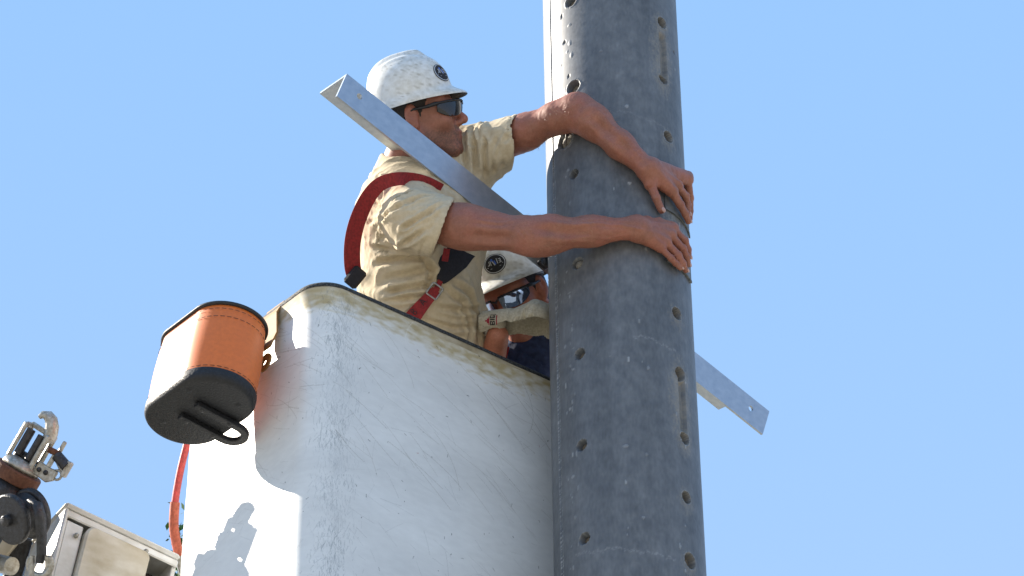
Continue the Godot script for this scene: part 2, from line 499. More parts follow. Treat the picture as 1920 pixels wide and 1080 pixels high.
func build_pole() -> void:
	var t := base("utility_pole", "tall dark grey steel pole with bolt holes and slots down its sides", "pole")
	var ths := []
	for k in 281: ths.append(lerpf(-1.9, 1.9, k / 280.0))
	for k in range(1, 40): ths.append(lerpf(1.9, TAU - 1.9, k / 40.0))
	var ys := [-0.2, 1.2, 2.4, 3.2, pole_y0 - 1.2]
	for k in 690: ys.append(lerpf(pole_y0 - 1.0, pole_y0 + 1.1, k / 689.0))
	ys.append_array([pole_y0 + 1.4, 8.5, 10.0, 11.4])
	var nt := ths.size()
	var ny := ys.size()
	var disp := PackedFloat32Array(); disp.resize(nt * ny)
	var cols := PackedColorArray(); cols.resize(nt * ny)
	var fn := FastNoiseLite.new(); fn.seed = 77; fn.frequency = 3.0; fn.fractal_octaves = 5
	var gr := FastNoiseLite.new(); gr.seed = 78; gr.frequency = 110.0; gr.fractal_octaves = 2
	var bc := L(0.148, 0.157, 0.166)
	for j in ny:
		for i in nt:
			var p := Vector3(sin(ths[i]) * POLE_R, ys[j] * 0.35, cos(ths[i]) * POLE_R)
			var w := fn.get_noise_3dv(p * 2.4)
			var st := fn.get_noise_3d(p.x * 9.0, ys[j] * 0.25, p.z * 9.0)
			cols[j * nt + i] = bc * (1.0 + 0.34 * w + 0.16 * st + 0.2 * gr.get_noise_3dv(p))
			disp[j * nt + i] = 0.0006 * w
	var dth := 3.8 / 280.0
	var dy := 2.1 / 689.0
	# stamp(th, y, half width m, half height m, function(distance 0..1, i) -> changes)
	var stamp := func(th: float, y: float, rx: float, ry: float, fnc: Callable) -> void:
		var i0 := clampi(int((th - rx / POLE_R + 1.9) / dth), 0, 280)
		var i1 := clampi(int((th + rx / POLE_R + 1.9) / dth) + 1, 0, 280)
		var j0 := clampi(int((y - ry - pole_y0 + 1.0) / dy), 0, 689)
		var j1 := clampi(int((y + ry - pole_y0 + 1.0) / dy) + 1, 0, 689)
		for j in range(j0, j1 + 1):
			for i in range(i0, i1 + 1):
				fnc.call((ths[i] - th) * POLE_R, ys[j + 5] - y, (j + 5) * nt + i)
	var dusty := func(th: float, y: float, rx: float, ry: float, col: Color, amt: float) -> void:
		stamp.call(th, y, rx, ry, func(a: float, b: float, i: int) -> void:
			var q := Vector2(a / rx, b / ry).length()
			if q < 1.0:
				var g := gr.get_noise_2d(a, b) * 0.9 + fn.get_noise_2d(a * 30.0 + th * 9, b * 12.0 + y * 5) * 1.3
				cols[i] = cols[i].lerp(col, clampf(amt * (1.0 - q) * 1.6 + g * amt * 0.8, 0.0, 0.85)))
	var hole := func(th: float, y: float, r: float, depth: float, rim: float) -> void:
		stamp.call(th, y, r * 1.6, r * 1.6, func(a: float, b: float, i: int) -> void:
			var q := Vector2(a, b).length() / r
			if q < 1.0:
				disp[i] -= depth * smoothstep(1.0, 0.86, q)
			elif q < 1.25:
				disp[i] += 0.001
				cols[i] = cols[i].lerp(L(0.36, 0.36, 0.35), rim * 0.8 * clampf(0.35 + gr.get_noise_2d(a, b) * 2.0, 0, 1)))
	var left := [[1070, 3, 0.017, 0.3], [1075, 163, 0.02, 0.1], [1060, 262, 0.026, 0.75], [1076, 327, 0.014, 0.3], [1083, 494, 0.016, 0.55], [1087, 664, 0.015, 0.45], [1091, 835, 0.015, 0.35], [1096, 1010, 0.015, 0.4]]
	var right := [[1241, 43, 0.017, 0.6], [1244, 148, 0.016, 0.3], [1253, 257, 0.017, 0.9], [1269, 588, 0.017, 0.5], [1275, 701, 0.018, 0.35], [1284, 822, 0.017, 0.7], [1287, 933, 0.016, 0.7], [1294, 1052, 0.02, 0.6]]
	# slots
	for s in [[1241, 60, 1246, 150], [1277, 706, 1283, 815]]:
		var a: Vector2 = pole_th(s[0], s[1])
		var b: Vector2 = pole_th(s[2], s[3])
		var mid: Vector2 = (a + b) * 0.5
		var hh := absf(a.y - b.y) * 0.5
		dusty.call(mid.x - 0.02, mid.y, 0.05, hh + 0.07, L(0.3, 0.27, 0.22), 0.55)
		stamp.call(mid.x, mid.y, 0.02, hh, func(p: float, q: float, i: int) -> void:
			var e := maxf(absf(p) / 0.014, absf(q) / hh)
			if e < 1.0:
				disp[i] -= 0.011 * smoothstep(1.0, 0.72, e))
	for w in left:
		var a: Vector2 = pole_th(w[0], w[1])
		hole.call(a.x, a.y, w[2], 0.012 if w[0] == 1060 or w[0] == 1083 else 0.022, w[3])
	for w in right:
		var a: Vector2 = pole_th(w[0], w[1])
		dusty.call(a.x, a.y - 0.012, 0.035, 0.045, L(0.3, 0.26, 0.2), 0.35)
		hole.call(a.x, a.y, w[2], 0.022, w[3])
	dusty.call(pole_th(1265, 450).x, pole_th(1265, 450).y, 0.06, 0.11, L(0.3, 0.3, 0.27), 0.6)
	# seam
	var sth: float = pole_th(1043, 540).x
	stamp.call(sth, pole_y0, 0.008, 1.1, func(a: float, b: float, i: int) -> void:
		var q := absf(a)
		if q < 0.0035:
			disp[i] -= 0.004
		elif q < 0.007:
			cols[i] = cols[i].lerp(L(0.42, 0.42, 0.4), clampf(gr.get_noise_1d(b * 2.0) * 1.6 + 0.15, 0, 0.8)))
	# chips and spatter
	rng.seed = 5
	for k in 100:
		var px := rng.randf_range(1040, 1290)
		var py := rng.randf_range(-20, 1100)
		if k < 55:
			px = 1062 + py * 0.012 + rng.randfn(0, 7)
		elif k < 80:
			px = 1262 + py * 0.03 + rng.randfn(0, 10)
		elif k < 105:
			px = 1175 + py * 0.02 + rng.randfn(0, 20)
		var a: Vector2 = pole_th(minf(px, 1285), py)
		var r := rng.randf_range(0.0022, 0.0055)
		var dark := rng.randf() < 0.25 and py < 350
		var el := rng.randf_range(0.7, 1.7)
		var br := rng.randf_range(0.2, 0.75)
		stamp.call(a.x, a.y, r * 1.8, r * 2.2, func(p: float, q: float, i: int) -> void:
			if Vector2(p * el, q / el).length() < r:
				disp[i] += -0.006 if dark else 0.0012
				if not dark: cols[i] = cols[i].lerp(L(0.42, 0.43, 0.43), br))
	# scuff arcs
	for w in [[1130, 1030, 0.13, 0.25], [1150, 215, 0.1, 0.12], [1190, 640, 0.06, 0.25]]:
		var a: Vector2 = pole_th(w[0] + 40, w[1])
		stamp.call(a.x, a.y, w[2], 0.02, func(p: float, q: float, i: int) -> void:
			var e := absf(q + p * 0.12 + fn.get_noise_1d(p * 8.0) * 0.012)
			if e < 0.004:
				cols[i] = cols[i].lerp(L(0.42, 0.42, 0.42), clampf(w[3] * (0.5 + gr.get_noise_2d(p, q) * 2.0), 0, 0.7)))
	var mb := MB.new()
	for j in ny:
		for i in nt:
			mb.col = cols[j * nt + i]
			mb.vert(pole_at(ths[i], ys[j], disp[j * nt + i]), Vector3.ZERO)
	for j in ny - 1:
		for i in nt:
			var p := j * nt + i
			var q := j * nt + (i + 1) % nt
			mb.ix.append_array([p, q + nt, q, p, p + nt, q + nt])
	mb.n = mb.normals(mb.v, mb.ix)
	put(mb, "shaft", M.pole, t)
	# stones and dirt caught in the bolt holes
	for w in left + right:
		var a: Vector2 = pole_th(w[0], w[1])
		var q := pole_at(a.x, a.y, -0.0105 if w[0] == 1060 or w[0] == 1083 else -0.0205)
		var nn := pole_n(q)
		var m2 := MB.new()
		var r: float = w[2] * 0.82
		m2.lathe(frame(q, nn.cross(Vector3.UP), nn), [Vector2(0.0001, 0.007), Vector2(r * 0.5, 0.0065), Vector2(r * 0.85, 0.004), Vector2(r, 0.0)], 14)
		var pl := put(m2, "hole_plug", M.plug_pale if w[0] == 1060 or w[0] == 1083 else M.plug, t)
		if w[0] == 1060:
			var m3 := MB.new()
			m3.box(frame(q + nn * 0.0075, nn.cross(Vector3.UP), Vector3.UP), Vector3(0.003, 0.04, 0.004), 0.001)
			put(m3, "screw_slot", M.steel, pl)
	# the two cover plates that the hands press down
	for w in [[1246, 368, 1290, 391, 402, 0.0035, "small curved steel cover plate under the fingers of the upper hand"], [1249, 432, 1291, 489, 503, 0.005, "curved steel cover plate under the fingers of the lower hand"]]:
		var a: Vector2 = pole_th(w[0], w[1])
		var b: Vector2 = pole_th(w[0], w[3])
		var th1: float = pole_th(w[2], w[3]).x
		var m2 := MB.new()
		var g := 12
		var th: float = w[5]
		for i in g:
			var t0 := lerpf(b.x, th1, float(i) / g)
			var t1 := lerpf(b.x, th1, float(i + 1) / g)
			m2.quad(pole_at(t0, a.y, th), pole_at(t1, a.y, th), pole_at(t1, b.y, th), pole_at(t0, b.y, th))
			m2.quad(pole_at(t0, b.y, th), pole_at(t1, b.y, th), pole_at(t1, b.y - 0.002, 0.0006), pole_at(t0, b.y - 0.002, 0.0006))
			m2.quad(pole_at(t0, a.y, th), pole_at(t1, a.y, th), pole_at(t1, a.y + 0.002, 0.0006), pole_at(t0, a.y + 0.002, 0.0006))
			m2.quad(pole_at(t0, b.y + 0.004, th + 0.0015), pole_at(t1, b.y + 0.004, th + 0.0015), pole_at(t1, b.y - 0.003, th + 0.0015), pole_at(t0, b.y - 0.003, th + 0.0015))
			m2.quad(pole_at(t0, b.y - 0.003, th + 0.0015), pole_at(t1, b.y - 0.003, th + 0.0015), pole_at(t1, b.y - 0.003, 0.001), pole_at(t0, b.y - 0.003, 0.001))
		for e in [b.x, th1]:
			m2.quad(pole_at(e, a.y, th), pole_at(e, b.y, th), pole_at(e, b.y, 0.0006), pole_at(e, a.y, 0.0006))
		var o := put(m2, "cover_plate", M.plate)
		tag(o, w[6], "plate", "cover plates held against the pole")

# ------------------------------------------------------------------ the lift bucket
var rim_y := 0.0
var bk_c := Vector3.ZERO      # outer corner of the rim nearest the camera, before rounding
var bk_r := Vector3.ZERO      # along the long face
var bk_l := Vector3.ZERO      # along the short face
const BK_L := 1.08
const BK_W := 0.635
const BK_R := 0.088

func on_level(px: float, py: float, y: float) -> Vector3:
	var r := ray(px, py)
	return EYE + r * ((y - EYE.y) / r.y)

func lay_out() -> void:
	var c := P(1161.8, 540, 6.29)
	pole_x = c.x; pole_z = c.z; pole_y0 = c.y
	var p1 := P(700, 565, 6.03)
	rim_y = p1.y
	var p2 := on_level(1030, 712, rim_y)
	bk_r = (p2 - p1).normalized()
	bk_l = Vector3(bk_r.z, 0, -bk_r.x)
	bk_c = on_level(598, 513, rim_y)

# points round the bucket's outline, inset by g, with (point, outward normal, distance along)
func outline(g: float, arc := 14) -> Array:
	var res := []
	var cs := [[bk_c, bk_l, bk_r], [bk_c + bk_r * BK_L, -bk_r, bk_l], [bk_c + bk_r * BK_L + bk_l * BK_W, -bk_l, -bk_r], [bk_c + bk_l * BK_W, bk_r, -bk_l]]
	for q in cs:                                   # arriving along -q[1], leaving along q[2]
		var r := BK_R - g
		var cen: Vector3 = q[0] + (q[1] + q[2]) * BK_R
		for k in arc + 1:
			var w := PI * 0.5 * k / arc
			var nn: Vector3 = -q[2] * cos(w) - q[1] * sin(w)
			res.append([cen + nn * r, nn])
	# straight runs get points of their own
	var out := []
	for i in res.size():
		out.append(res[i])
		var a: Vector3 = res[i][0]
		var b: Vector3 = res[(i + 1) % res.size()][0]
		if a.distance_to(b) > 0.1:
			for k in range(1, 12): out.append([a.lerp(b, k / 12.0), res[i][1]])
	var s := 0.0
	for i in out.size():
		out[i].append(s)
		s += out[i][0].distance_to(out[(i + 1) % out.size()][0])
	return out

func bucket_tex() -> ImageTexture:
	# u: 3.2 m round the wall from the nearest corner, v: 1.2 m down from the rim
	var w := 2048
	var h := 768
	var n1 := noise_img(91, 0.006, 1024, 6); n1.resize(w, h); n1.convert(Image.FORMAT_L8)
	var n2 := noise_img(92, 0.06, 1024, 4); n2.resize(w, h); n2.convert(Image.FORMAT_L8)
	var a := n1.get_data()
	var b := n2.get_data()
	var out := PackedByteArray(); out.resize(w * h * 3)
	for y in h:
		var mm := y * 1200.0 / h
		for x in w:
			var i := y * w + x
			var t := a[i] / 255.0
			var f := b[i] / 255.0
			var g := 0.90 + 0.07 * t + (f - 0.5) * 0.04
			# brown film that runs below the lip, with a ragged edge
			var br := clampf((62.0 + (t - 0.5) * 46.0 + (f - 0.5) * 50.0 - mm) / 46.0, 0.0, 1.0) * (0.35 + 0.6 * f)
			var rr := g * (1.0 - br * 0.28)
			var gg := g * 1.005 * (1.0 - br * 0.36)
			var bb := g * 1.0 * (1.0 - br * 0.55)
			# worn, gritty stripe down the corner
			out[i * 3] = int(clampf(rr, 0, 1) * 255); out[i * 3 + 1] = int(clampf(gg, 0, 1) * 255); out[i * 3 + 2] = int(clampf(bb, 0, 1) * 255)
	var im := Image.create_from_data(w, h, false, Image.FORMAT_RGB8, out)
	rng.seed = 17
	var ppm := w / 3.2
	var dab := func(x: float, y: float, col: Color, amt: float) -> void:
		var xi := posmod(int(x), w)
		var yi := int(y)
		if yi >= 0 and yi < h: im.set_pixel(xi, yi, im.get_pixel(xi, yi).lerp(col, amt))
	var scratch := func(x: float, y: float, ang: float, len: float, col: Color, amt: float, bend: float) -> void:
		for k in int(len):
			dab.call(x, y, col, amt * rng.randf_range(0.4, 1.0))
			x += cos(ang); y += sin(ang); ang += bend
	for k in 900:                                  # fine scratches, most of them slanting like ropes dragged over
		var x := rng.randf() * w
		var y := rng.randf() * h
		var an := rng.randf_range(0.25, 0.75) if rng.randf() < 0.6 else rng.randf() * PI
		scratch.call(x, y, an, rng.randf_range(8, 50), L(0.5, 0.51, 0.51), rng.randf_range(0.08, 0.3), rng.randfn(0, 0.004))
	for k in 260:
		scratch.call(rng.randf() * w, rng.randf_range(20, 260), rng.randf_range(0.2, 0.8), rng.randf_range(20, 120), L(0.4, 0.38, 0.33), rng.randf_range(0.1, 0.35), rng.randfn(0, 0.004))
	for k in 60:
		scratch.call(rng.randf() * w, rng.randf() * h, rng.randf() * PI, rng.randf_range(10, 60), L(0.97, 0.97, 0.97), 0.6, rng.randfn(0, 0.02))
	for k in 500:                                   # dark nicks
		var x := rng.randf() * w
		var y := rng.randf() * h
		scratch.call(x, y, rng.randfn(1.2, 0.7), rng.randf_range(1, 7), L(0.1, 0.1, 0.1), rng.randf_range(0.4, 0.9), 0.0)
	var cx := 0.11 * ppm
	for k in 2600:                                  # rubbed corner
		var x := cx + rng.randfn(0, 0.03) * ppm
		var y := rng.randf() * h
		var t := clampf(a[int(y) * w + clampi(int(x), 0, w - 1)] / 255.0 * 2.0 - 0.6, 0.05, 1.0)
		scratch.call(x, y, PI * 0.5 + rng.randfn(0, 0.3), rng.randf_range(2, 16), L(0.42, 0.45, 0.47), (0.35 + 0.65 * t) * rng.randf_range(0.1, 0.45), 0.0)
	for k in 40:                                    # red paint flecks
		scratch.call(rng.randf() * w, rng.randf() * h, rng.randf() * PI, rng.randf_range(1, 5), L(0.5, 0.15, 0.15), 0.5, 0.1)
	im.generate_mipmaps()
	return ImageTexture.create_from_image(im)

func build_bucket() -> void:
	var t := base("lift_bucket", "large scuffed white fibreglass lift bucket with two workers standing in it", "lift bucket")
	var ol := outline(0.016)
	var m := ol.size()
	var mb := MB.new()
	var depth := 1.12
	var rows := 40
	var fn := FastNoiseLite.new(); fn.seed = 4; fn.frequency = 2.2
	for j in rows + 1:
		var v := float(j) / rows
		var y := rim_y - 0.012 - v * depth
		for i in m + 1:
			var e: Array = ol[i % m]
			var p: Vector3 = e[0]
			var nn: Vector3 = e[1]
			var flare := 0.012 * pow(maxf(0.0, 1.0 - v * depth / 0.07), 2.0)
			p += nn * (flare + 0.003 * fn.get_noise_3dv(p + Vector3(0, y, 0)))
			p.y = y
			var s: float = e[2] if i < m else ol[m - 1][2] + ol[m - 1][0].distance_to(ol[0][0])
			mb.vert(p, nn, Vector2(s / 3.2, v * depth / 1.2))
	for j in rows:
		for i in m:
			var p := j * (m + 1) + i
			mb.ix.append_array([p, p + 1, p + m + 2, p, p + m + 2, p + m + 1])
	mb.n = mb.normals(mb.v, mb.ix)
	for k in rows + 1:                               # close the seam's normals
		var a := k * (m + 1); var b := a + m
		var s := (mb.n[a] + mb.n[b]).normalized(); mb.n[a] = s; mb.n[b] = s
	if mb.n[m / 2 + 5].dot(ol[m / 2 + 5][1]) < 0:
		for k in mb.n.size(): mb.n[k] = -mb.n[k]
	var wm := StandardMaterial3D.new()
	wm.albedo_color = L(0.82, 0.83, 0.83).linear_to_srgb(); wm.albedo_texture = bucket_tex(); wm.roughness = 0.42
	wm.normal_enabled = true; wm.normal_texture = bump_tex(93, 0.02, 2.0, 512, 5); wm.normal_scale = 0.12
	put(mb, "wall", wm, t)
	# inner skin and floor
	var il := outline(0.03)
	var mi := MB.new()
	for i in m:
		var a: Vector3 = il[i][0]
		var b: Vector3 = il[(i + 1) % m][0]
		var dn := Vector3(0, -depth + 0.02, 0)
		mi.quad(a - Vector3(0, 0.01, 0), b - Vector3(0, 0.01, 0), b + dn, a + dn)
	put(mi, "liner", M.white_paint, t)
	var mf := MB.new()
	var cen := bk_c + bk_r * BK_L * 0.5 + bk_l * BK_W * 0.5
	for i in m:
		for yy in [depth, depth - 0.03]:
			var a: Vector3 = (ol if yy == depth else il)[i][0]
			var b: Vector3 = (ol if yy == depth else il)[(i + 1) % m][0]
			mf.tri(Vector3(cen.x, rim_y - yy - 0.012, cen.z), Vector3(a.x, rim_y - yy - 0.012, a.z), Vector3(b.x, rim_y - yy - 0.012, b.z))
	put(mf, "floor_panel", M.white_paint, t)
	# rolled lip: pale brown flange and a dark worn top edge
	var prof := [[0.0165, -0.036], [0.0125, -0.033], [0.009, -0.025], [0.005, -0.015], [0.0045, -0.009]]
	var prof2 := [[0.0035, -0.010], [0.0015, -0.004], [0.005, 0.002], [0.016, 0.004], [0.032, 0.002], [0.036, -0.008], [0.0305, -0.016]]
	for w in [[prof, "rim_flange", M.lip], [prof2, "rim_edge", M.lip_top]]:
		var ml := MB.new()
		var pr: Array = w[0]
		var ols := []
		for q in pr: ols.append(outline(q[0]))
		for k in pr.size():
			for i in m:
				var p: Vector3 = ols[k][i][0]
				var nn: Vector3 = ols[k][i][1]
				var jit := 0.0008 * fn.get_noise_3dv(p * 9.0 + Vector3(k, 0, 0))
				ml.vert(p + nn * jit + Vector3(0, pr[k][1] + jit, 0), Vector3.ZERO)
		for k in pr.size() - 1:
			for i in m:
				var p := k * m + i
				var q := k * m + (i + 1) % m
				ml.ix.append_array([p, q + m, q, p, p + m, q + m])
		ml.n = ml.normals(ml.v, ml.ix)
		put(ml, w[1], w[2], t)
	# bracket that holds the bucket on the lift's arm, behind it
	var mk := MB.new()
	var bp := bk_c + bk_l * (BK_W + 0.06) + bk_r * 0.55 + Vector3(0, -0.75, 0)
	mk.box(frame(bp, bk_r, Vector3.UP), Vector3(0.3, 0.4, 0.1), 0.01)
	put(mk, "mounting_bracket", M.galv, t)

# ------------------------------------------------------------------ the orange canvas tool bag
func build_tool_bag() -> void:
	var nl := -bk_r                                   # outward normal of the short face
	var r := ray(376, 757)
	# distance of the bag's axis from the short face
	var p0 := bk_c + nl * 0.14
	var q := EYE + r * ((p0 - EYE).dot(nl) / r.dot(nl))
	var o := base("tool_bag", "orange canvas tool bag with black rubber bottom hanging outside the bucket", "tool bag")
	var up := Vector3(0.10, 1.0, -0.06).normalized()
	var ex := (bk_l - up * bk_l.dot(up)).normalized()
	var ez := ex.cross(up).normalized()
	if ez.dot(nl) < 0: ez = -ez
	var a := 0.062                                    # straight half length
	var rr := 0.1
	var H := 0.205
	var ring := func(g: float, y: float, seg := 64) -> Array:
		var ps := []
		for k in seg:
			var w := TAU * k / seg
			var ox := a if cos(w) > 0 else -a
			ps.append(q + ex * (ox + (rr + g) * cos(w)) + ez * (rr + g) * sin(w) + up * y)
		return ps
	var loft := func(mb: MB, prof: Array, closed: bool) -> void:
		var b := mb.v.size()
		for e in prof:
			for p in ring.call(e[0], e[1]): mb.vert(p, Vector3.ZERO)
		for k in prof.size() - 1:
			for i in 64:
				var s := b + k * 64 + i
				var t := b + k * 64 + (i + 1) % 64
				mb.ix.append_array([s, t + 64, t, s, s + 64, t + 64])
		if closed:
			mb.vert(q + up * prof[0][1], Vector3.ZERO)
			var cc := mb.v.size() - 1
			for i in 64: mb.ix.append_array([cc, b + i, b + (i + 1) % 64])
		mb.n = mb.normals(mb.v, mb.ix)
	var m1 := MB.new()
	var prof := [[-0.003, -0.004]]
	for k in 21:
		var t := k / 20.0
		prof.append([-0.001 + 0.004 * sin(t * PI) - 0.006 * t, 0.0 + H * t])
	prof.append([-0.012, H]); prof.append([-0.014, 0.03])
	loft.call(m1, prof, false)
	var body := put(m1, "canvas_body", M.orange, o)
	var m2 := MB.new()
	loft.call(m2, [[-0.05, -0.028], [-0.012, -0.0275], [-0.005, -0.0262], [-0.001, -0.022], [0.0025, -0.015], [0.003, -0.006], [0.003, 0.004], [0.001, 0.007], [-0.002, 0.007]], true)
	var bot := put(m2, "rubber_base", M.rubber, o)
	var m3 := MB.new()
	loft.call(m3, [[-0.007, H - 0.003], [-0.002, H - 0.002], [0.0005, H + 0.001], [0.0, H + 0.005], [-0.006, H + 0.007], [-0.014, H + 0.005], [-0.016, H]], false)
	put(m3, "top_binding", M.black, o)
	for y in [H - 0.016, H - 0.04, 0.012]:            # rows of stitching
		var ms := MB.new()
		var pr: Array = ring.call(0.0016 - 0.004 * y / H, y, 110)
		for k in 110:
			if k % 3 < 2:
				ms.tube([pr[k], pr[(k + 1) % 110]], 0.0007, 4)
		put(ms, "stitching", M.thread, body).set_meta("kind", "stuff")
	# rivet dimples
	for w in [[0.1, 0.04], [-0.1, -0.05], [0.02, -0.085], [-0.06, 0.07]]:
		var mr := MB.new()
		mr.lathe(Transform3D(Basis(ex, -up, -ez), q + ex * w[0] + ez * w[1] - up * 0.0275), [Vector2(0.0001, 0.003), Vector2(0.006, 0.0028), Vector2(0.009, 0.0)], 12)
		put(mr, "rivet", M.rubber, bot)
	# carrying handle strap: two bars under the base joined by a loop that reaches to the bucket
	var mh := MB.new()
	var poly := PackedVector2Array()
	var hw := 0.046
	var inn := -0.03
	var pts := []
	for k in 13:
		var w := -PI * 0.5 + PI * k / 12.0
		pts.append(Vector2(hw * sin(w), 0.098 + 0.046 * cos(w)))
	poly.append(Vector2(-hw, inn))
	for p in pts: poly.append(p)
	poly.append(Vector2(hw, inn)); poly.append(Vector2(hw - 0.021, inn))
	for k in 9:
		var w := PI * 0.5 - PI * k / 8.0
		poly.append(Vector2((hw - 0.021) * sin(w), 0.098 + 0.026 * cos(w)))
	poly.append(Vector2(-hw + 0.021, inn))
	var hx := Transform3D(Basis(ex, -ez, up), q - up * 0.0438)
	mh.prism(poly, hx, 0.014, 0.002)
	var hd := put(mh, "strap_handle", M.rubber, o)
	for w in [[-0.0355, -0.01], [-0.0355, 0.07], [0.0355, -0.01], [0.0355, 0.07]]:
		var mr := MB.new()
		mr.lathe(Transform3D(Basis(ex, -up, -ez), q + ex * w[0] - ez * w[1] - up * 0.0435), [Vector2(0.0001, 0.004), Vector2(0.004, 0.0035), Vector2(0.006, 0.0)], 10)
		put(mr, "bolt", M.iron, hd)
	# leather hangers that go over the rim
	for s in [-1.0, 1.0]:
		var p: Vector3 = q + up * (H - 0.03) - ez * 0.1 + ex * 0.075 * s
		var wall: Vector3 = p - ez * 0.045
		var pa := [p, p + up * 0.05 - ez * 0.012, Vector3(wall.x, rim_y - 0.03, wall.z) + nl * 0.03, Vector3(wall.x, rim_y + 0.012, wall.z) + nl * 0.01, Vector3(wall.x, rim_y + 0.012, wall.z) - nl * 0.05, Vector3(wall.x, rim_y - 0.06, wall.z) - nl * 0.055]
		var ml := MB.new()
		var hw2 := []
		var wd := []
		for e in pa: hw2.append(0.036 if s < 0 else 0.03); wd.append(ex)
		ml.strap(pa, hw2, wd, 0.005)
		ml.lathe(frame(p - ez * 0.014 - up * 0.025, up, ez), [Vector2(0.010, -0.003), Vector2(0.026, -0.003), Vector2(0.026, 0.003), Vector2(0.010, 0.003), Vector2(0.010, -0.003)], 20)
		put(ml, "leather_hanger", M.leather, o)

# ------------------------------------------------------------------ the angle beam
func build_beam() -> void:
	var a := P(649, 139, 6.22)
	var b := P(1441, 772, 6.70)
	var t := (b - a).normalized()
	var e2 := Vector3.RIGHT * -53.0 - UPV * 30.0 + FW * 60.0
	e2 = (e2 - t * e2.dot(t)).normalized()
	var e1 := t.cross(e2).normalized()
	if e1.dot(UPV) > 0: e1 = -e1
	var ln := a.distance_to(b)
	var o := CSGCombiner3D.new(); o.name = "angle_beam"; add_child(o)
	tag(o, "long galvanised steel angle beam slanting over the worker's shoulder and behind the pole", "steel beam")
	var bs := Basis(t, -e1, t.cross(-e1))
	var mid := a + t * ln * 0.5
	var wv := 0.083
	var add := func(size: Vector3, pos: Vector3, op: int) -> void:
		var c := CSGBox3D.new(); c.size = size; c.transform = Transform3D(bs, pos); c.operation = op; c.material = M.beam
		c.name = "flange"; o.add_child(c, true)
	add.call(Vector3(ln, wv, 0.007), mid + e1 * wv * 0.5, 0)
	var w2 := 0.119
	var cutl := 0.085
	add.call(Vector3(ln - cutl, 0.007, w2), mid - t * cutl * 0.5 + e1 * 0.0035 + e2 * (w2 * 0.5 - 0.0035), 0)
	for s in [0.058, ln - 0.062]:
		var c := CSGCylinder3D.new(); c.radius = 0.0085; c.height = 0.05; c.sides = 20
		c.transform = Transform3D(Basis(t, e2, t.cross(e2)), a + t * s + e1 * wv * 0.42); c.operation = 2; c.name = "bolt_hole"; c.material = M.beam
		o.add_child(c, true)
	# clip and bolt by the second worker's hat
	var k := MB.new()
	var p := a.lerp(b, 0.468) + e1 * (wv + 0.012)
	k.lathe(frame(p - e2 * 0.012, t, -e2), [Vector2(0.0001, 0.012), Vector2(0.014, 0.012), Vector2(0.014, 0.0), Vector2(0.0001, 0.0)], 6)
	k.box(Transform3D(bs, p + e1 * -0.008 + t * 0.006), Vector3(0.03, 0.012, 0.03), 0.002)
	var cl := put(k, "clip_bolt", M.iron)
	tag(cl, "small dark clip bolt under the steel beam beside the pole", "bolt")

# ------------------------------------------------------------------ people
var fz := FastNoiseLite.new()

class Head:
	var o: Vector3
	var b: Basis
	func p(x: float, y: float, z: float) -> Vector3: return o + b * Vector3(x, y, z)
	func loc(w: Vector3) -> Vector3: return b.transposed() * (w - o)

func head_frame(o: Vector3, yaw: float, pitch: float, roll: float, s := 1.0) -> Head:
	# local x is where the face looks, y the crown, z the person's right. yaw 0 looks to +x, positive turns to the camera
	var h := Head.new(); h.o = o
	var bs := Basis(Vector3.UP, -yaw) * Basis(Vector3(0, 0, 1), pitch) * Basis(Vector3(1, 0, 0), roll)
	h.b = bs.scaled(Vector3.ONE * s) if s != 1.0 else bs
	return h

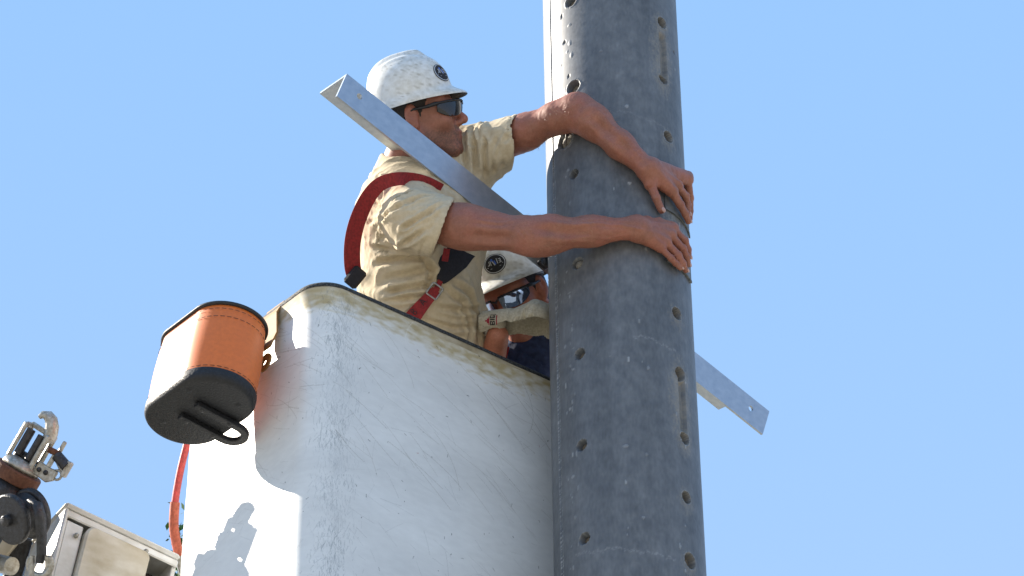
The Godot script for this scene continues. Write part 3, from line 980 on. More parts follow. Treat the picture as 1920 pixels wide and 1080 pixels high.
func head_shapes(f: Field, h: Head, stubble := true) -> void:
	var B := h.b
	f.ell(h.p(-0.012, 0.045, 0), B, Vector3(0.098, 0.088, 0.076), 0.02)
	f.ell(h.p(0.03, -0.022, 0), B, Vector3(0.067, 0.085, 0.064), 0.03)
	f.cap(h.p(0.058, 0.028, -0.04), h.p(0.058, 0.028, 0.04), 0.03, 0.03, 0.02)      # forehead
	f.cap(h.p(0.083, 0.02, -0.03), h.p(0.083, 0.02, 0.03), 0.012, 0.012, 0.014)      # brow
	for s in [-1.0, 1.0]:
		f.cap(h.p(-0.015, -0.055, 0.056 * s), h.p(0.066, -0.104, 0.017 * s), 0.02, 0.019, 0.03)   # jaw
		f.ell(h.p(0.058, -0.025, 0.042 * s), B, Vector3(0.028, 0.024, 0.024), 0.02)              # cheek
		f.ell(h.p(0.084, -0.001, 0.032 * s), B, Vector3(0.014, 0.011, 0.016), 0.008)             # closed eye
	f.ell(h.p(0.079, -0.07, 0), B, Vector3(0.022, 0.032, 0.03), 0.022)                # muzzle
	f.cap(h.p(0.081, -0.106, -0.01), h.p(0.081, -0.106, 0.01), 0.017, 0.017, 0.018)   # chin
	f.cap(h.p(0.09, 0.012, 0), h.p(0.115, -0.025, 0), 0.009, 0.011, 0.012)            # nose
	f.ell(h.p(0.116, -0.031, 0), B, Vector3(0.0125, 0.011, 0.0125), 0.008)
	for s in [-1.0, 1.0]:
		f.ell(h.p(0.101, -0.037, 0.012 * s), B, Vector3(0.012, 0.008, 0.0075), 0.006)
		f.ell(h.p(0.105, -0.044, 0.0075 * s), B, Vector3(0.006, 0.004, 0.004), 0.002, 1)   # nostril
	f.ell(h.p(0.0985, -0.0612, 0), B, Vector3(0.0085, 0.0056, 0.022), 0.004)             # lips
	f.ell(h.p(0.0955, -0.0738, 0), B, Vector3(0.0088, 0.0065, 0.019), 0.004)
	f.cap(h.p(0.110, -0.0675, -0.021), h.p(0.110, -0.0675, 0.021), 0.0068, 0.0068, 0.002, 1)
	for s in [-1.0, 1.0]:                                                               # ears
		f.ell(h.p(-0.012, -0.002, 0.079 * s), B * Basis(Vector3(0, 1, 0), 0.35 * s) , Vector3(0.019, 0.033, 0.0085), 0.006)
		f.ell(h.p(-0.007, 0.002, 0.088 * s), B, Vector3(0.010, 0.018, 0.006), 0.002, 1)
		f.ell(h.p(-0.006, -0.031, 0.077 * s), B, Vector3(0.009, 0.01, 0.007), 0.006)

func skin_colour(base_c: Color, h: Head, spots: Array, beard: float) -> Callable:
	return func(p: Vector3, n: Vector3) -> Color:
		var c := base_c
		var w := fz.get_noise_3dv(p * 18.0)
		var w2 := fz.get_noise_3dv(p * 70.0)
		c = c * (1.0 + 0.2 * w + 0.12 * w2)
		var w3 := fz.get_noise_3dv(p * 9.0 + Vector3(7, 3, 1))
		c = c.lerp(L(0.42, 0.13, 0.09), clampf(w3 * 0.7, 0.0, 0.22))
		var q := h.loc(p)
		if q.length_squared() < 0.04:
			var jaw := smoothstep(-0.035, -0.065, q.y) * smoothstep(-0.035, 0.0, q.x)
			if q.y < -0.042 and q.y > -0.056 and absf(q.z) < 0.03 and q.x > 0.08: jaw = 1.0
			if q.y > -0.08 and q.y < -0.056 and absf(q.z) < 0.02 and q.x > 0.093:
				c = c.lerp(L(0.3, 0.11, 0.09), 0.6)
			elif q.y > -0.14:
				var grain := clampf(0.62 + fz.get_noise_3dv(p * 420.0) * 0.9, 0.1, 1.0)
				c = c.lerp(L(0.075, 0.05, 0.04), jaw * beard * grain)
			if q.x > 0.095 and q.y > -0.045 and q.y < 0.0: c = c.lerp(L(0.42, 0.15, 0.1), 0.3)
			if absf(q.z) > 0.07 and q.x < 0.02: c = c.lerp(L(0.42, 0.15, 0.1), 0.35)
		for s in spots:
			if p.distance_to(s[0]) < s[1]: c = s[2]
		return c

func hair_shape(h: Head, cell := 0.005) -> MB:
	var f := Field.new(h.o - Vector3(0.14, 0.14, 0.14), h.o + Vector3(0.14, 0.16, 0.14), cell)
	f.ell(h.p(-0.013, 0.045, 0), h.b, Vector3(0.103, 0.092, 0.0805), 0.01)
	f.ell(h.p(-0.035, -0.005, 0), h.b, Vector3(0.078, 0.075, 0.073), 0.02)
	f.plane(h.p(0.05, 0.03, 0), (h.b * Vector3(0.85, -0.5, 0)).normalized())
	f.plane(h.p(-0.01, -0.035, 0), (h.b * Vector3(0.3, -0.95, 0)).normalized())
	var mb := MB.new()
	mb.net(f, func(p: Vector3, n: Vector3) -> Color: return Color.WHITE, func(p: Vector3, n: Vector3) -> float: return 0.0015 * fz.get_noise_3dv(p * 160.0))
	return mb

# a hand lying on something: wrist, five chains of joints (thumb first), palm thickness
func hand_shapes(f: Field, wrist: Vector3, chains: Array, radii: Array, back: Vector3, pr := 0.016) -> void:
	for i in chains.size():
		var ch: Array = chains[i]
		var r: float = radii[i]
		if i > 0:                                      # the metacarpal, as part of the palm
			f.cap(wrist.lerp(ch[0], 0.12) , ch[0], pr * 1.35, r * 1.3, 0.014)
			f.ell(ch[0] + back * r * 0.35, Basis(), Vector3.ONE * r * 1.12, 0.008)
			f.cap(wrist.lerp(ch[0], 0.25) + back * pr * 1.28, ch[0] + back * r * 1.2, 0.0035, 0.0045, 0.007)   # tendon
		else:
			f.cap(wrist.lerp(ch[0], 0.3), ch[0], pr * 1.2, r * 1.45, 0.016)
		for k in ch.size() - 1:
			var r0 := r * (1.0 - 0.09 * k)
			f.cap(ch[k], ch[k + 1], r0, r * (1.0 - 0.09 * (k + 1)), 0.0025)
			if k > 0: f.ell(ch[k] + back * r0 * 0.1, Basis(), Vector3.ONE * r0 * 1.07, 0.003)

func hat_point(az: float, el: float) -> Vector3:
	# the shell of a hard hat, local: x forward, y up, z to the right; az 0 is the front, el 0 the edge and 1 the crown
	var w := el * PI * 0.5
	var cz := pow(cos(w), 0.72)
	var fx := cos(az)
	var rx := 0.116 if fx > 0 else 0.128
	var p := Vector3(rx * fx * cz, 0.142 * pow(sin(w), 0.92), 0.105 * sin(az) * cz)
	# raised rib from back to front, stopping short at a corner
	var rib := exp(-pow(p.z / 0.026, 4.0)) * smoothstep(0.2, 0.5, el)
	p.y += 0.015 * rib * smoothstep(0.072, 0.045, p.x)
	for s in [-1.0, 1.0]:
		p.y += 0.004 * exp(-pow((p.z - 0.045 * s) / 0.009, 4.0)) * smoothstep(0.45, 0.7, el) * smoothstep(0.05, 0.02, p.x)
	# the front falls away straighter
	p.x += 0.012 * smoothstep(0.2, 0.9, fx) * sin(w * 2.0) * 0.4
	# rolled lower edge and the peak
	var low := smoothstep(0.13, 0.0, el)
	p += Vector3(fx, 0, sin(az)) * 0.007 * low
	var peak := smoothstep(0.35, 0.95, fx)
	p.x += 0.03 * peak * pow(low, 1.3)
	p.y -= 0.004 * peak * low
	return p

func build_hat(h: Head, xf: Transform3D, parent: Node, emblem_el: float, emblem_az: float, emblem_turn: float) -> void:
	var mb := MB.new()
	var na := 96
	var els := [0.0, 0.012, 0.025, 0.04, 0.055, 0.07, 0.085, 0.1, 0.12, 0.14]
	for k in 30: els.append(0.14 + 0.86 * (k + 1) / 30.0)
	rng.seed = 9
	for e in els:
		for k in na:
			var p := hat_point(TAU * k / na, minf(e, 0.9995))
			var g := fz.get_noise_3dv(p * 30.0)
			var sp := fz.get_noise_3dv(p * 190.0 + Vector3(5, 5, 5))
			var c := L(0.78, 0.79, 0.78) * (1.0 + 0.07 * g)
			c = c.lerp(L(0.36, 0.34, 0.29), clampf((sp - 0.25 + g * 0.4) * 2.2, 0.0, 0.75))
			mb.col = c
			mb.vert(xf * p, Vector3.ZERO)
	for j in els.size() - 1:
		for k in na:
			var p := j * na + k
			var q := j * na + (k + 1) % na
			mb.ix.append_array([p, q + na, q, p, p + na, q + na])
	mb.n = mb.normals(mb.v, mb.ix)
	var hat := put(mb, "hard_hat", M.hat, parent)
	# inside face and edge
	var mi := MB.new()
	for e in [[0.0, 1.0], [0.0, 0.975], [0.03, 0.965], [0.1, 0.955], [0.4, 0.96], [0.7, 0.965], [0.9995, 0.97]]:
		for k in na: mi.vert(xf * (hat_point(TAU * k / na, e[0]) * Vector3(e[1], e[1], e[1])), Vector3.ZERO)
	for j in 6:
		for k in na:
			var p := j * na + k
			var q := j * na + (k + 1) % na
			mi.ix.append_array([p, q + na, q, p, p + na, q + na])
	mi.n = mi.normals(mi.v, mi.ix)
	put(mi, "inner_shell", M.hat_in, hat)
	# head band
	var mband := MB.new()
	var ps := []
	for k in 33:
		var w := TAU * k / 32.0
		ps.append(xf * Vector3(0.1 * cos(w) - 0.008, 0.012, 0.083 * sin(w)))
	mband.tube(ps, 0.012, 6, false, 0.25, xf.basis.y)
	put(mband, "head_band", M.black, hat)
	# oval emblem on the front: dark field, pale rim, letters and a blue mark
	var em := func(sc: float, off: float, m: Material, called: String, keep: Callable) -> void:
		var q := MB.new()
		var gx := 24
		var spot := func(a: float, b: float) -> Vector3:
			var ct := cos(emblem_turn); var sn := sin(emblem_turn)
			var u := (a * ct - b * sn)
			var v := (a * sn + b * ct)
			var az := emblem_az + u / 0.118
			var el := emblem_el + v / 0.17
			var p := hat_point(az, el)
			var nn := (hat_point(az + 0.02, el) - hat_point(az - 0.02, el)).cross(hat_point(az, el + 0.02) - hat_point(az, el - 0.02)).normalized()
			if nn.dot(p) < 0: nn = -nn
			return xf * (p + nn * off)
		keep.call(q, spot)
		put(q, called, m, hat)
	var disc := func(q: MB, spot: Callable, r0: float, r1: float) -> void:
		for k in 32:
			for s in 4:
				var ra := lerpf(r0, r1, s / 4.0); var rb := lerpf(r0, r1, (s + 1) / 4.0)
				var a := TAU * k / 32; var b := TAU * (k + 1) / 32
				q.quad(spot.call(0.038 * ra * cos(a), 0.023 * ra * sin(a)), spot.call(0.038 * ra * cos(b), 0.023 * ra * sin(b)), spot.call(0.038 * rb * cos(b), 0.023 * rb * sin(b)), spot.call(0.038 * rb * cos(a), 0.023 * rb * sin(a)))
	em.call(1.0, 0.0012, M.print_dark, "emblem", func(q: MB, spot: Callable) -> void: disc.call(q, spot, 0.0, 1.0))
	em.call(1.0, 0.0017, M.silver, "emblem_border", func(q: MB, spot: Callable) -> void: disc.call(q, spot, 0.86, 0.93))
	var bars := func(q: MB, spot: Callable, list: Array) -> void:
		for w in list:
			q.quad(spot.call(w[0], w[1]), spot.call(w[2], w[3]), spot.call(w[4], w[5]), spot.call(w[6], w[7]))
	var bar := func(x: float, y: float, w: float, hh: float, sl := 0.0) -> Array:
		return [x - w, y - hh, x + w, y - hh, x + w + sl, y + hh, x - w + sl, y + hh]
	em.call(1.0, 0.0018, M.silver, "emblem_letters", func(q: MB, spot: Callable) -> void:
		bars.call(q, spot, [bar.call(0, -0.0052, 0.027, 0.0007), bar.call(-0.022, 0.002, 0.0011, 0.005), bar.call(-0.0185, 0.0062, 0.003, 0.0009), bar.call(-0.0185, 0.002, 0.0025, 0.0009), bar.call(-0.0185, -0.0022, 0.003, 0.0009),
			bar.call(-0.0105, 0.003, 0.0014, 0.0065), bar.call(0.012, 0.003, 0.0012, 0.006), bar.call(0.0165, 0.0035, 0.0011, 0.005), bar.call(0.0195, -0.0008, 0.003, 0.0009), bar.call(0.0, 0.001, 0.0016, 0.006, 0.006),
			bar.call(0, -0.0098, 0.018, 0.0005)]))
	em.call(1.0, 0.0019, M.blue, "emblem_mark", func(q: MB, spot: Callable) -> void:
		bars.call(q, spot, [bar.call(-0.0035, 0.001, 0.0024, 0.005, 0.002), bar.call(0.006, 0.009, 0.0035, 0.003, 0.001)]))

func build_glasses(h: Head, parent: Node, lens_mat: Material) -> void:
	var g := MB.new()
	var fr := MB.new()
	var pt := func(a: float, y: float, off: float) -> Vector3:      # round the face at angle a from the front
		return h.p(0.012 + (0.098 + off) * cos(a), y, (0.078 + off) * sin(a))
	var n := 14
	for s in [-1.0, 1.0]:
		var top := []
		for k in n + 1:
			var t := float(k) / n
			var a: float = s * lerpf(0.14, 1.12, t)
			var yt := 0.0195 - 0.004 * t * t
			var yb: float = -0.027 + 0.016 * pow(1.0 - t, 2.5) + 0.022 * pow(t, 3.0)
			top.append([a, yt, yb])
		for side in [0.0, 0.003]:
			for k in n:
				for j in 4:
					var q := []
					for e in [[k, j], [k + 1, j], [k + 1, j + 1], [k, j + 1]]:
						var w: Array = top[e[0]]
						var y: float = lerpf(w[1], w[2], e[1] / 4.0)
						q.append([w[0], y, 0.012 - side - 0.006 * pow(e[1] / 4.0, 2.0)])
					var base_i := g.v.size()
					for e in q:
						var p: Vector3 = pt.call(e[0], e[1], e[2])
						var nn: Vector3 = (h.b * Vector3(cos(e[0]), 0.05 + e[1] * 9.0, sin(e[0]) * 1.1)).normalized()
						g.vert(p, nn)
					g.ix.append_array([base_i, base_i + 1, base_i + 2, base_i, base_i + 2, base_i + 3])
		var rim := []
		for k in n + 1: rim.append(pt.call(top[k][0], top[k][1] + 0.001, 0.012))
		fr.tube(rim, 0.0032, 8)
		fr.tube([pt.call(s * 1.10, 0.016, 0.0125), h.p(0.052, 0.015, 0.0855 * s), h.p(0.03, 0.013, 0.0835 * s), h.p(-0.005, 0.013, 0.0815 * s), h.p(-0.025, 0.006, 0.08 * s)], [0.0052, 0.0056, 0.0045, 0.0035, 0.003], 8)
	fr.tube([pt.call(-0.15, 0.017, 0.0115), pt.call(0.0, 0.012, 0.011), pt.call(0.15, 0.017, 0.0115)], 0.0032, 8)
	var o := put(fr, "sunglasses", M.black, parent)
	put(g, "lens", lens_mat, o)

# cloth creases: each a line in space; the cloth dips along it and rises beside it
func creases(f: Field, list: Array, dnear: float) -> Array:
	var res := []
	for w in list:
		var pts := []
		for q in w[2]:
			var a := P(q[0], q[1], dnear)
			var hit := f.march(a, ray(q[0], q[1]), 1.2)
			if hit != Vector3.INF: pts.append(hit)
		if pts.size() < 2: continue
		var lo: Vector3 = pts[0]
		var hi: Vector3 = pts[0]
		for p in pts: lo = lo.min(p); hi = hi.max(p)
		var g: float = w[0] * 4.0
		res.append([w[0], w[1], pts, AABB(lo - Vector3(g, g, g), hi - lo + Vector3(g, g, g) * 2.0)])
	return res

func crease_disp(cr: Array, p: Vector3) -> float:
	var d := 0.0
	for w in cr:
		if not (w[3] as AABB).has_point(p): continue
		var best := 9.0
		var fade := 1.0
		var pts: Array = w[2]
		for k in pts.size() - 1:
			var q := Geometry3D.get_closest_point_to_segment(p, pts[k], pts[k + 1])
			var e := q.distance_to(p)
			if e < best:
				best = e
				var tt: float = (k + (q - pts[k]).length() / maxf((pts[k + 1] - pts[k]).length(), 1e-5)) / (pts.size() - 1)
				fade = clampf(minf(tt, 1.0 - tt) * 4.0 + 0.25, 0.0, 1.0)
		var x: float = best / w[0]
		d += w[1] * 1.5 * fade * (-exp(-x * x) + 0.65 * exp(-pow((x - 1.7) / 0.8, 2.0)))
	return d

func cloth_noise(p: Vector3) -> float:
	var rg := 1.0 - absf(fz.get_noise_3d(p.x * 4.0 + 3.0, p.y * 8.0 + p.x * 3.0, p.z * 4.0)) * 3.0
	var rh := 1.0 - absf(fz.get_noise_3d(p.x * 9.0 - 5.0, p.y * 14.0 - p.x * 6.0, p.z * 9.0)) * 3.0
	return 0.0045 * pow(maxf(rg, 0.0), 2.0) + 0.002 * pow(maxf(rh, 0.0), 2.0) - 0.002 + 0.003 * fz.get_noise_3d(p.x * 5.0, p.y * 11.0, p.z * 5.0) + 0.0015 * fz.get_noise_3d(p.x * 16.0, p.y * 22.0 + p.x * 9.0, p.z * 16.0)

func drape(f: Field, pix: Array, off: float, dnear: float) -> Array:
	var res := []
	for q in pix:
		var hit := f.march(P(q[0], q[1], dnear), ray(q[0], q[1]), 1.2)
		if hit == Vector3.INF: hit = P(q[0], q[1], dnear + 0.25)
		res.append(hit - ray(q[0], q[1]) * off)
	return res

func build_worker_one() -> void:
	# ---- joints
	var hip := P(800, 760, 6.50)
	var sh_n := P(776, 412, 6.215)
	var el_n := P(985, 441, 6.13)
	var wr_n := pole_hit(1192, 428, 0.036)
	var sh_f := P(888, 292, 6.47)
	var el_f := P(1078, 204, 6.40)
	el_f = pole_hit(1083, 203, 0.054)
	var wr_f := pole_hit(1211, 314, 0.036)
	var neck := P(752, 330, 6.40)
	var h := head_frame(P(785, 220, 6.40), 0.16, 0.14, 0.56)
	var skin_c := L(0.325, 0.135, 0.088)
	var body := MB.new()
	# ---- head and neck
	var f := Field.new(h.o - Vector3(0.17, 0.22, 0.16), h.o + Vector3(0.17, 0.17, 0.16), 0.004)
	head_shapes(f, h)
	f.cap(h.p(-0.02, -0.05, 0), neck, 0.058, 0.066, 0.03)
	body.net(f, skin_colour(skin_c, h, [], 0.8))
	# ---- torso and legs under the clothes
	var foot_y := rim_y - 1.09
	var chest := P(782, 450, 6.38)
	var g := Field.new(Vector3(hip.x - 0.35, foot_y - 0.02, hip.z - 0.4), Vector3(hip.x + 0.4, neck.y + 0.1, hip.z + 0.45), 0.014)
	g.cap(neck, chest, 0.06, 0.1, 0.05)
	g.cap(chest, hip, 0.1, 0.105, 0.05)
	g.cap(chest, sh_n, 0.07, 0.05, 0.05)
	g.cap(chest, sh_f, 0.07, 0.05, 0.05)
	for s in [-1.0, 1.0]:
		var a := hip + Vector3(0.02, -0.05, 0.09 * s)
		var kn := Vector3(a.x + 0.03, lerpf(a.y, foot_y, 0.5), a.z + 0.01 * s)
		var an := Vector3(a.x, foot_y + 0.07, a.z + 0.01 * s)
		g.cap(a, kn, 0.075, 0.052, 0.03); g.cap(kn, an, 0.05, 0.034, 0.02)
		g.cap(an - Vector3(0.03, 0.03, 0), an + Vector3(0.12, -0.04, 0), 0.035, 0.025, 0.02)
	body.net(g, skin_colour(skin_c, h, [], 0.0))
	# ---- near arm (the right) and its hand flat against the pole
	var hn := func(list: Array) -> Array:
		var r := []
		for q in list: r.append(pole_hit(q[0], q[1], q[2]))
		return r
	var idx: Array = hn.call([[1262, 429, 0.018], [1284, 452, 0.017], [1290, 468, 0.015], [1292, 482, 0.012]])
	var mid: Array = hn.call([[1258, 443, 0.020], [1280, 466, 0.022], [1287, 482, 0.019], [1290, 496, 0.015]])
	var rin: Array = hn.call([[1249, 456, 0.022], [1271, 479, 0.026], [1280, 494, 0.022], [1286, 507, 0.017]])
	var pin: Array = hn.call([[1238, 464, 0.020], [1258, 484, 0.022], [1267, 494, 0.019], [1276, 503, 0.015]])
	var thu: Array = hn.call([[1212, 416, 0.02], [1236, 416, 0.014], [1256, 422, 0.0125]])
	var fa := Field.new(Vector3(sh_n.x - 0.07, el_n.y - 0.14, minf(sh_n.z, el_n.z) - 0.12), Vector3(idx[3].x + 0.05, sh_n.y + 0.16, maxf(sh_n.z, wr_n.z) + 0.1), 0.0042)
	fa.cap(sh_n, sh_n.lerp(el_n, 0.45), 0.054, 0.052, 0.03)
	fa.cap(sh_n.lerp(el_n, 0.45), el_n, 0.052, 0.043, 0.03)
	fa.ell(sh_n.lerp(el_n, 0.5) + Vector3(0, -0.006, 0.008), frame(Vector3.ZERO, el_n - sh_n, Vector3.UP).basis, Vector3(0.1, 0.050, 0.048), 0.03)
	var fm := el_n.lerp(wr_n, 0.22)
	fa.cap(el_n, fm, 0.044, 0.046, 0.03)
	fa.cap(fm + Vector3(0, -0.004, 0), el_n.lerp(wr_n, 0.6), 0.045, 0.036, 0.03)
	fa.cap(el_n.lerp(wr_n, 0.6), wr_n, 0.036, 0.026, 0.03)
	fa.ell(el_n + Vector3(0.03, -0.03, 0.0), Basis(), Vector3(0.04, 0.025, 0.03), 0.03)
	fa.cap(wr_n + Vector3(0, 0.008, 0), wr_n + Vector3(0.01, -0.012, 0), 0.026, 0.026, 0.02)
	var bk := pole_n(wr_n)
	hand_shapes(fa, wr_n, [thu, idx, mid, rin, pin], [0.0118, 0.0112, 0.0116, 0.0113, 0.0098], bk, 0.019)
	var nail := L(0.55, 0.36, 0.3)
	var vn := creases(fa, [[0.0035, -0.0014, [[1030, 418], [1075, 424], [1120, 419], [1165, 422], [1200, 430], [1225, 436]]], [0.0035, -0.0012, [[1060, 450], [1100, 444], [1140, 448], [1180, 440]]], [0.004, -0.0012, [[890, 412], [930, 418], [965, 414]]],
		[0.0035, 0.0015, [[972, 428], [985, 446], [984, 466]]], [0.003, 0.001, [[990, 432], [1000, 450], [997, 470]]], [0.012, 0.004, [[1010, 430], [1060, 436], [1110, 436]]], [0.0025, 0.001, [[1196, 418], [1194, 436], [1199, 450]]], [0.012, 0.004, [[880, 440], [920, 446], [960, 446]]]], 5.7)
	var arm_n0 := body.v.size()
	body.net(fa, skin_colour(skin_c * 0.98, h, [], 0.0),
		func(p: Vector3, n: Vector3) -> float: return crease_disp(vn, p) + 0.0009 * fz.get_noise_3dv(p * 60.0) + 0.0016 * fz.get_noise_3dv(p * 22.0))
	var arm_n1 := body.v.size()
	# ---- far arm (the left), thumb down
	var idf: Array = hn.call([[1260, 360, 0.022], [1276, 385, 0.02], [1285, 401, 0.018], [1291, 415, 0.015]])
	var mif: Array = hn.call([[1270, 349, 0.020], [1285, 367, 0.016], [1289, 383, 0.013], [1290, 400, 0.011]])
	var t3: Vector2 = pole_th(1284, 345)
	var rif := [pole_at(t3.x - 0.18, t3.y - 0.016, 0.018), pole_at(t3.x + 0.05, t3.y - 0.044, 0.010), pole_at(t3.x + 0.2, t3.y - 0.064, 0.008), pole_at(t3.x + 0.28, t3.y - 0.08, 0.008)]
	var pif := [pole_at(t3.x - 0.16, t3.y + 0.0, 0.015), pole_at(t3.x + 0.08, t3.y - 0.025, 0.009), pole_at(t3.x + 0.22, t3.y - 0.044, 0.008), pole_at(t3.x + 0.3, t3.y - 0.057, 0.008)]
	var thf: Array = hn.call([[1219, 345, 0.022], [1231, 373, 0.018], [1240, 394, 0.012]])
	var fb := Field.new(Vector3(sh_f.x - 0.08, idf[3].y - 0.08, pif[3].z - 0.08), Vector3(idf[3].x + 0.07, el_f.y + 0.1, maxf(wr_f.z, el_f.z) + 0.1), 0.0042)
	fb.cap(sh_f, sh_f.lerp(el_f, 0.5), 0.050, 0.046, 0.03)
	fb.cap(sh_f.lerp(el_f, 0.5), el_f, 0.044, 0.036, 0.03)
	var fq := el_f.lerp(wr_f, 0.25)
	fb.cap(sh_f.lerp(el_f, 0.82), el_f.lerp(wr_f, 0.22), 0.034, 0.036, 0.04)
	fb.cap(el_f, fq, 0.036, 0.039, 0.03)
	fb.cap(fq, el_f.lerp(wr_f, 0.62), 0.039, 0.033, 0.03)
	fb.cap(el_f.lerp(wr_f, 0.62), wr_f, 0.034, 0.027, 0.03)
	var bf := pole_n(wr_f)
	hand_shapes(fb, wr_f, [thf, idf, mif, rif, pif], [0.0122, 0.0120, 0.0118, 0.0112, 0.0100], bf, 0.0195)
	var vf := creases(fb, [[0.0035, -0.0014, [[1100, 196], [1130, 228], [1165, 256], [1198, 292], [1222, 322]]], [0.0035, -0.0012, [[1110, 240], [1140, 262], [1170, 282]]], [0.012, 0.004, [[1105, 215], [1140, 248], [1175, 280]]], [0.0025, 0.001, [[1222, 300], [1212, 318], [1205, 330]]]], 5.7)
	var arm_f0 := body.v.size()
	body.net(fb, skin_colour(skin_c * 1.03, h, [], 0.0),
		func(p: Vector3, n: Vector3) -> float: return crease_disp(vf, p) + 0.0009 * fz.get_noise_3dv(p * 60.0) + 0.0016 * fz.get_noise_3dv(p * 22.0))
	# short hairs on both forearms
	var hairs := MB.new()
	rng.seed = 41
	for w in [[arm_n0, arm_n1, el_n, wr_n], [arm_f0, body.v.size(), el_f, wr_f]]:
		var ax: Vector3 = (w[3] - w[2]).normalized()
		var al: float = w[2].distance_to(w[3])
		for k in 5200:
			var i := rng.randi_range(w[0], w[1] - 1)
			var p: Vector3 = body.v[i] + Vector3(rng.randfn(0, 0.002), rng.randfn(0, 0.002), rng.randfn(0, 0.002))
			var e: float = (p - w[2]).dot(ax) / al
			if e < -0.15 or e > 0.93: continue
			var nn: Vector3 = body.n[i]
			var dr := (ax * 0.75 + nn * 0.55 + Vector3(rng.randfn(0, 0.3), rng.randfn(0, 0.3) - 0.15, rng.randfn(0, 0.3))).normalized() * rng.randf_range(0.006, 0.014)
			var sd := dr.cross(nn).normalized() * 0.00016
			hairs.tri(p - sd, p + sd, p + dr)
	var o := put(body, "person", M.skin)
	put(hairs, "arm_hair", M.arm_hair, o).set_meta("kind", "stuff")
	# fingernails, lying on the last joints
	for w in [[fa, idx, 0.0055], [fa, mid, 0.0055], [fa, rin, 0.0055], [fa, pin, 0.0048], [fb, idf, 0.0055], [fb, mif, 0.0055], [fb, thf, 0.0068]]:
		var ch: Array = w[1]
		var tip: Vector3 = ch[ch.size() - 1]
		var dr: Vector3 = (tip - ch[ch.size() - 2]).normalized()
		var bn := pole_n(tip)
		bn = (bn - dr * bn.dot(dr)).normalized()
		var from := tip + dr * 0.002 + bn * 0.03
		var hit: Vector3 = (w[0] as Field).march(from, -bn, 0.04)
		if hit == Vector3.INF: continue
		var nb := MB.new()
		var nx := frame(hit - bn * 0.0012, dr, bn)
		nx.basis = nx.basis * Basis.from_scale(Vector3(1.15, 1.0, 0.9))
		var nr: float = w[2]
		nb.lathe(nx, [Vector2(nr, 0.0), Vector2(nr * 0.9, 0.0015), Vector2(nr * 0.5, 0.0023), Vector2(0.0001, 0.0026)], 14)
		put(nb, "fingernail", M.nail, o)
	tag(o, "worker in tan t-shirt and white hard hat hugging the pole with both bare arms", "person", "workers in the lift bucket")
	# ---- shirt
	var s := Field.new(Vector3(-0.50, rim_y - 0.32, sh_f.z - 0.24), Vector3(0.14, neck.y + 0.14, sh_n.z + 0.2), 0.0052)
	var back_ax := frame(Vector3.ZERO, Vector3(1, 0, 0.12), Vector3(-0.06, 1, 0.12)).basis
	s.ell(P(795, 645, 6.46), back_ax, Vector3(0.184, 0.24, 0.175), 0.06)
	s.ell(P(785, 520, 6.41), back_ax, Vector3(0.162, 0.22, 0.17), 0.06)
	s.ell(P(776, 410, 6.37), back_ax, Vector3(0.142, 0.15, 0.16), 0.06)
	s.ell(P(850, 400, 6.43), back_ax, Vector3(0.10, 0.16, 0.13), 0.06)
	s.cap(neck + Vector3(0, 0.012, 0), P(750, 390, 6.38), 0.068, 0.11, 0.05)
	s.cap(P(752, 372, 6.33), sh_n, 0.07, 0.070, 0.05)
	s.cap(P(770, 345, 6.42), sh_f, 0.085, 0.078, 0.05)
	var hem_n := P(830, 424, 6.185)
	var cut_n := Vector3.RIGHT * 0.885 - UPV * 0.40
	s.cap(sh_n, hem_n, 0.073, 0.0785, 0.045, 0, true, cut_n)
	s.cap(sh_n + Vector3(0.02, -0.02, 0), hem_n + Vector3(-0.008, -0.012, 0), 0.066, 0.066, 0.03, 0, true, cut_n)
	var hem_f := P(970, 254, 6.44)
	hem_f = sh_f.lerp(el_f, 0.42) + Vector3(0.0, -0.014, 0.0)
	var cut_f := Vector3.RIGHT * 0.98 - UPV * 0.15
	s.cap(sh_f, hem_f, 0.078, 0.070, 0.04, 0, true, cut_f)
	# openings for the arms and the neck
	var an1 := (hem_n - sh_n).normalized()
	s.cap(hem_n - an1 * 0.05, hem_n + an1 * 0.06, 0.060, 0.0705, 0.006, 1)
	var an2 := (hem_f - sh_f).normalized()
	s.cap(hem_f - an2 * 0.045, hem_f + an2 * 0.06, 0.056, 0.063, 0.006, 1)
	s.cap(neck + Vector3(0.012, 0.02, 0), neck + (h.p(-0.02, -0.05, 0) - neck) * 1.3, 0.066, 0.075, 0.01, 1)
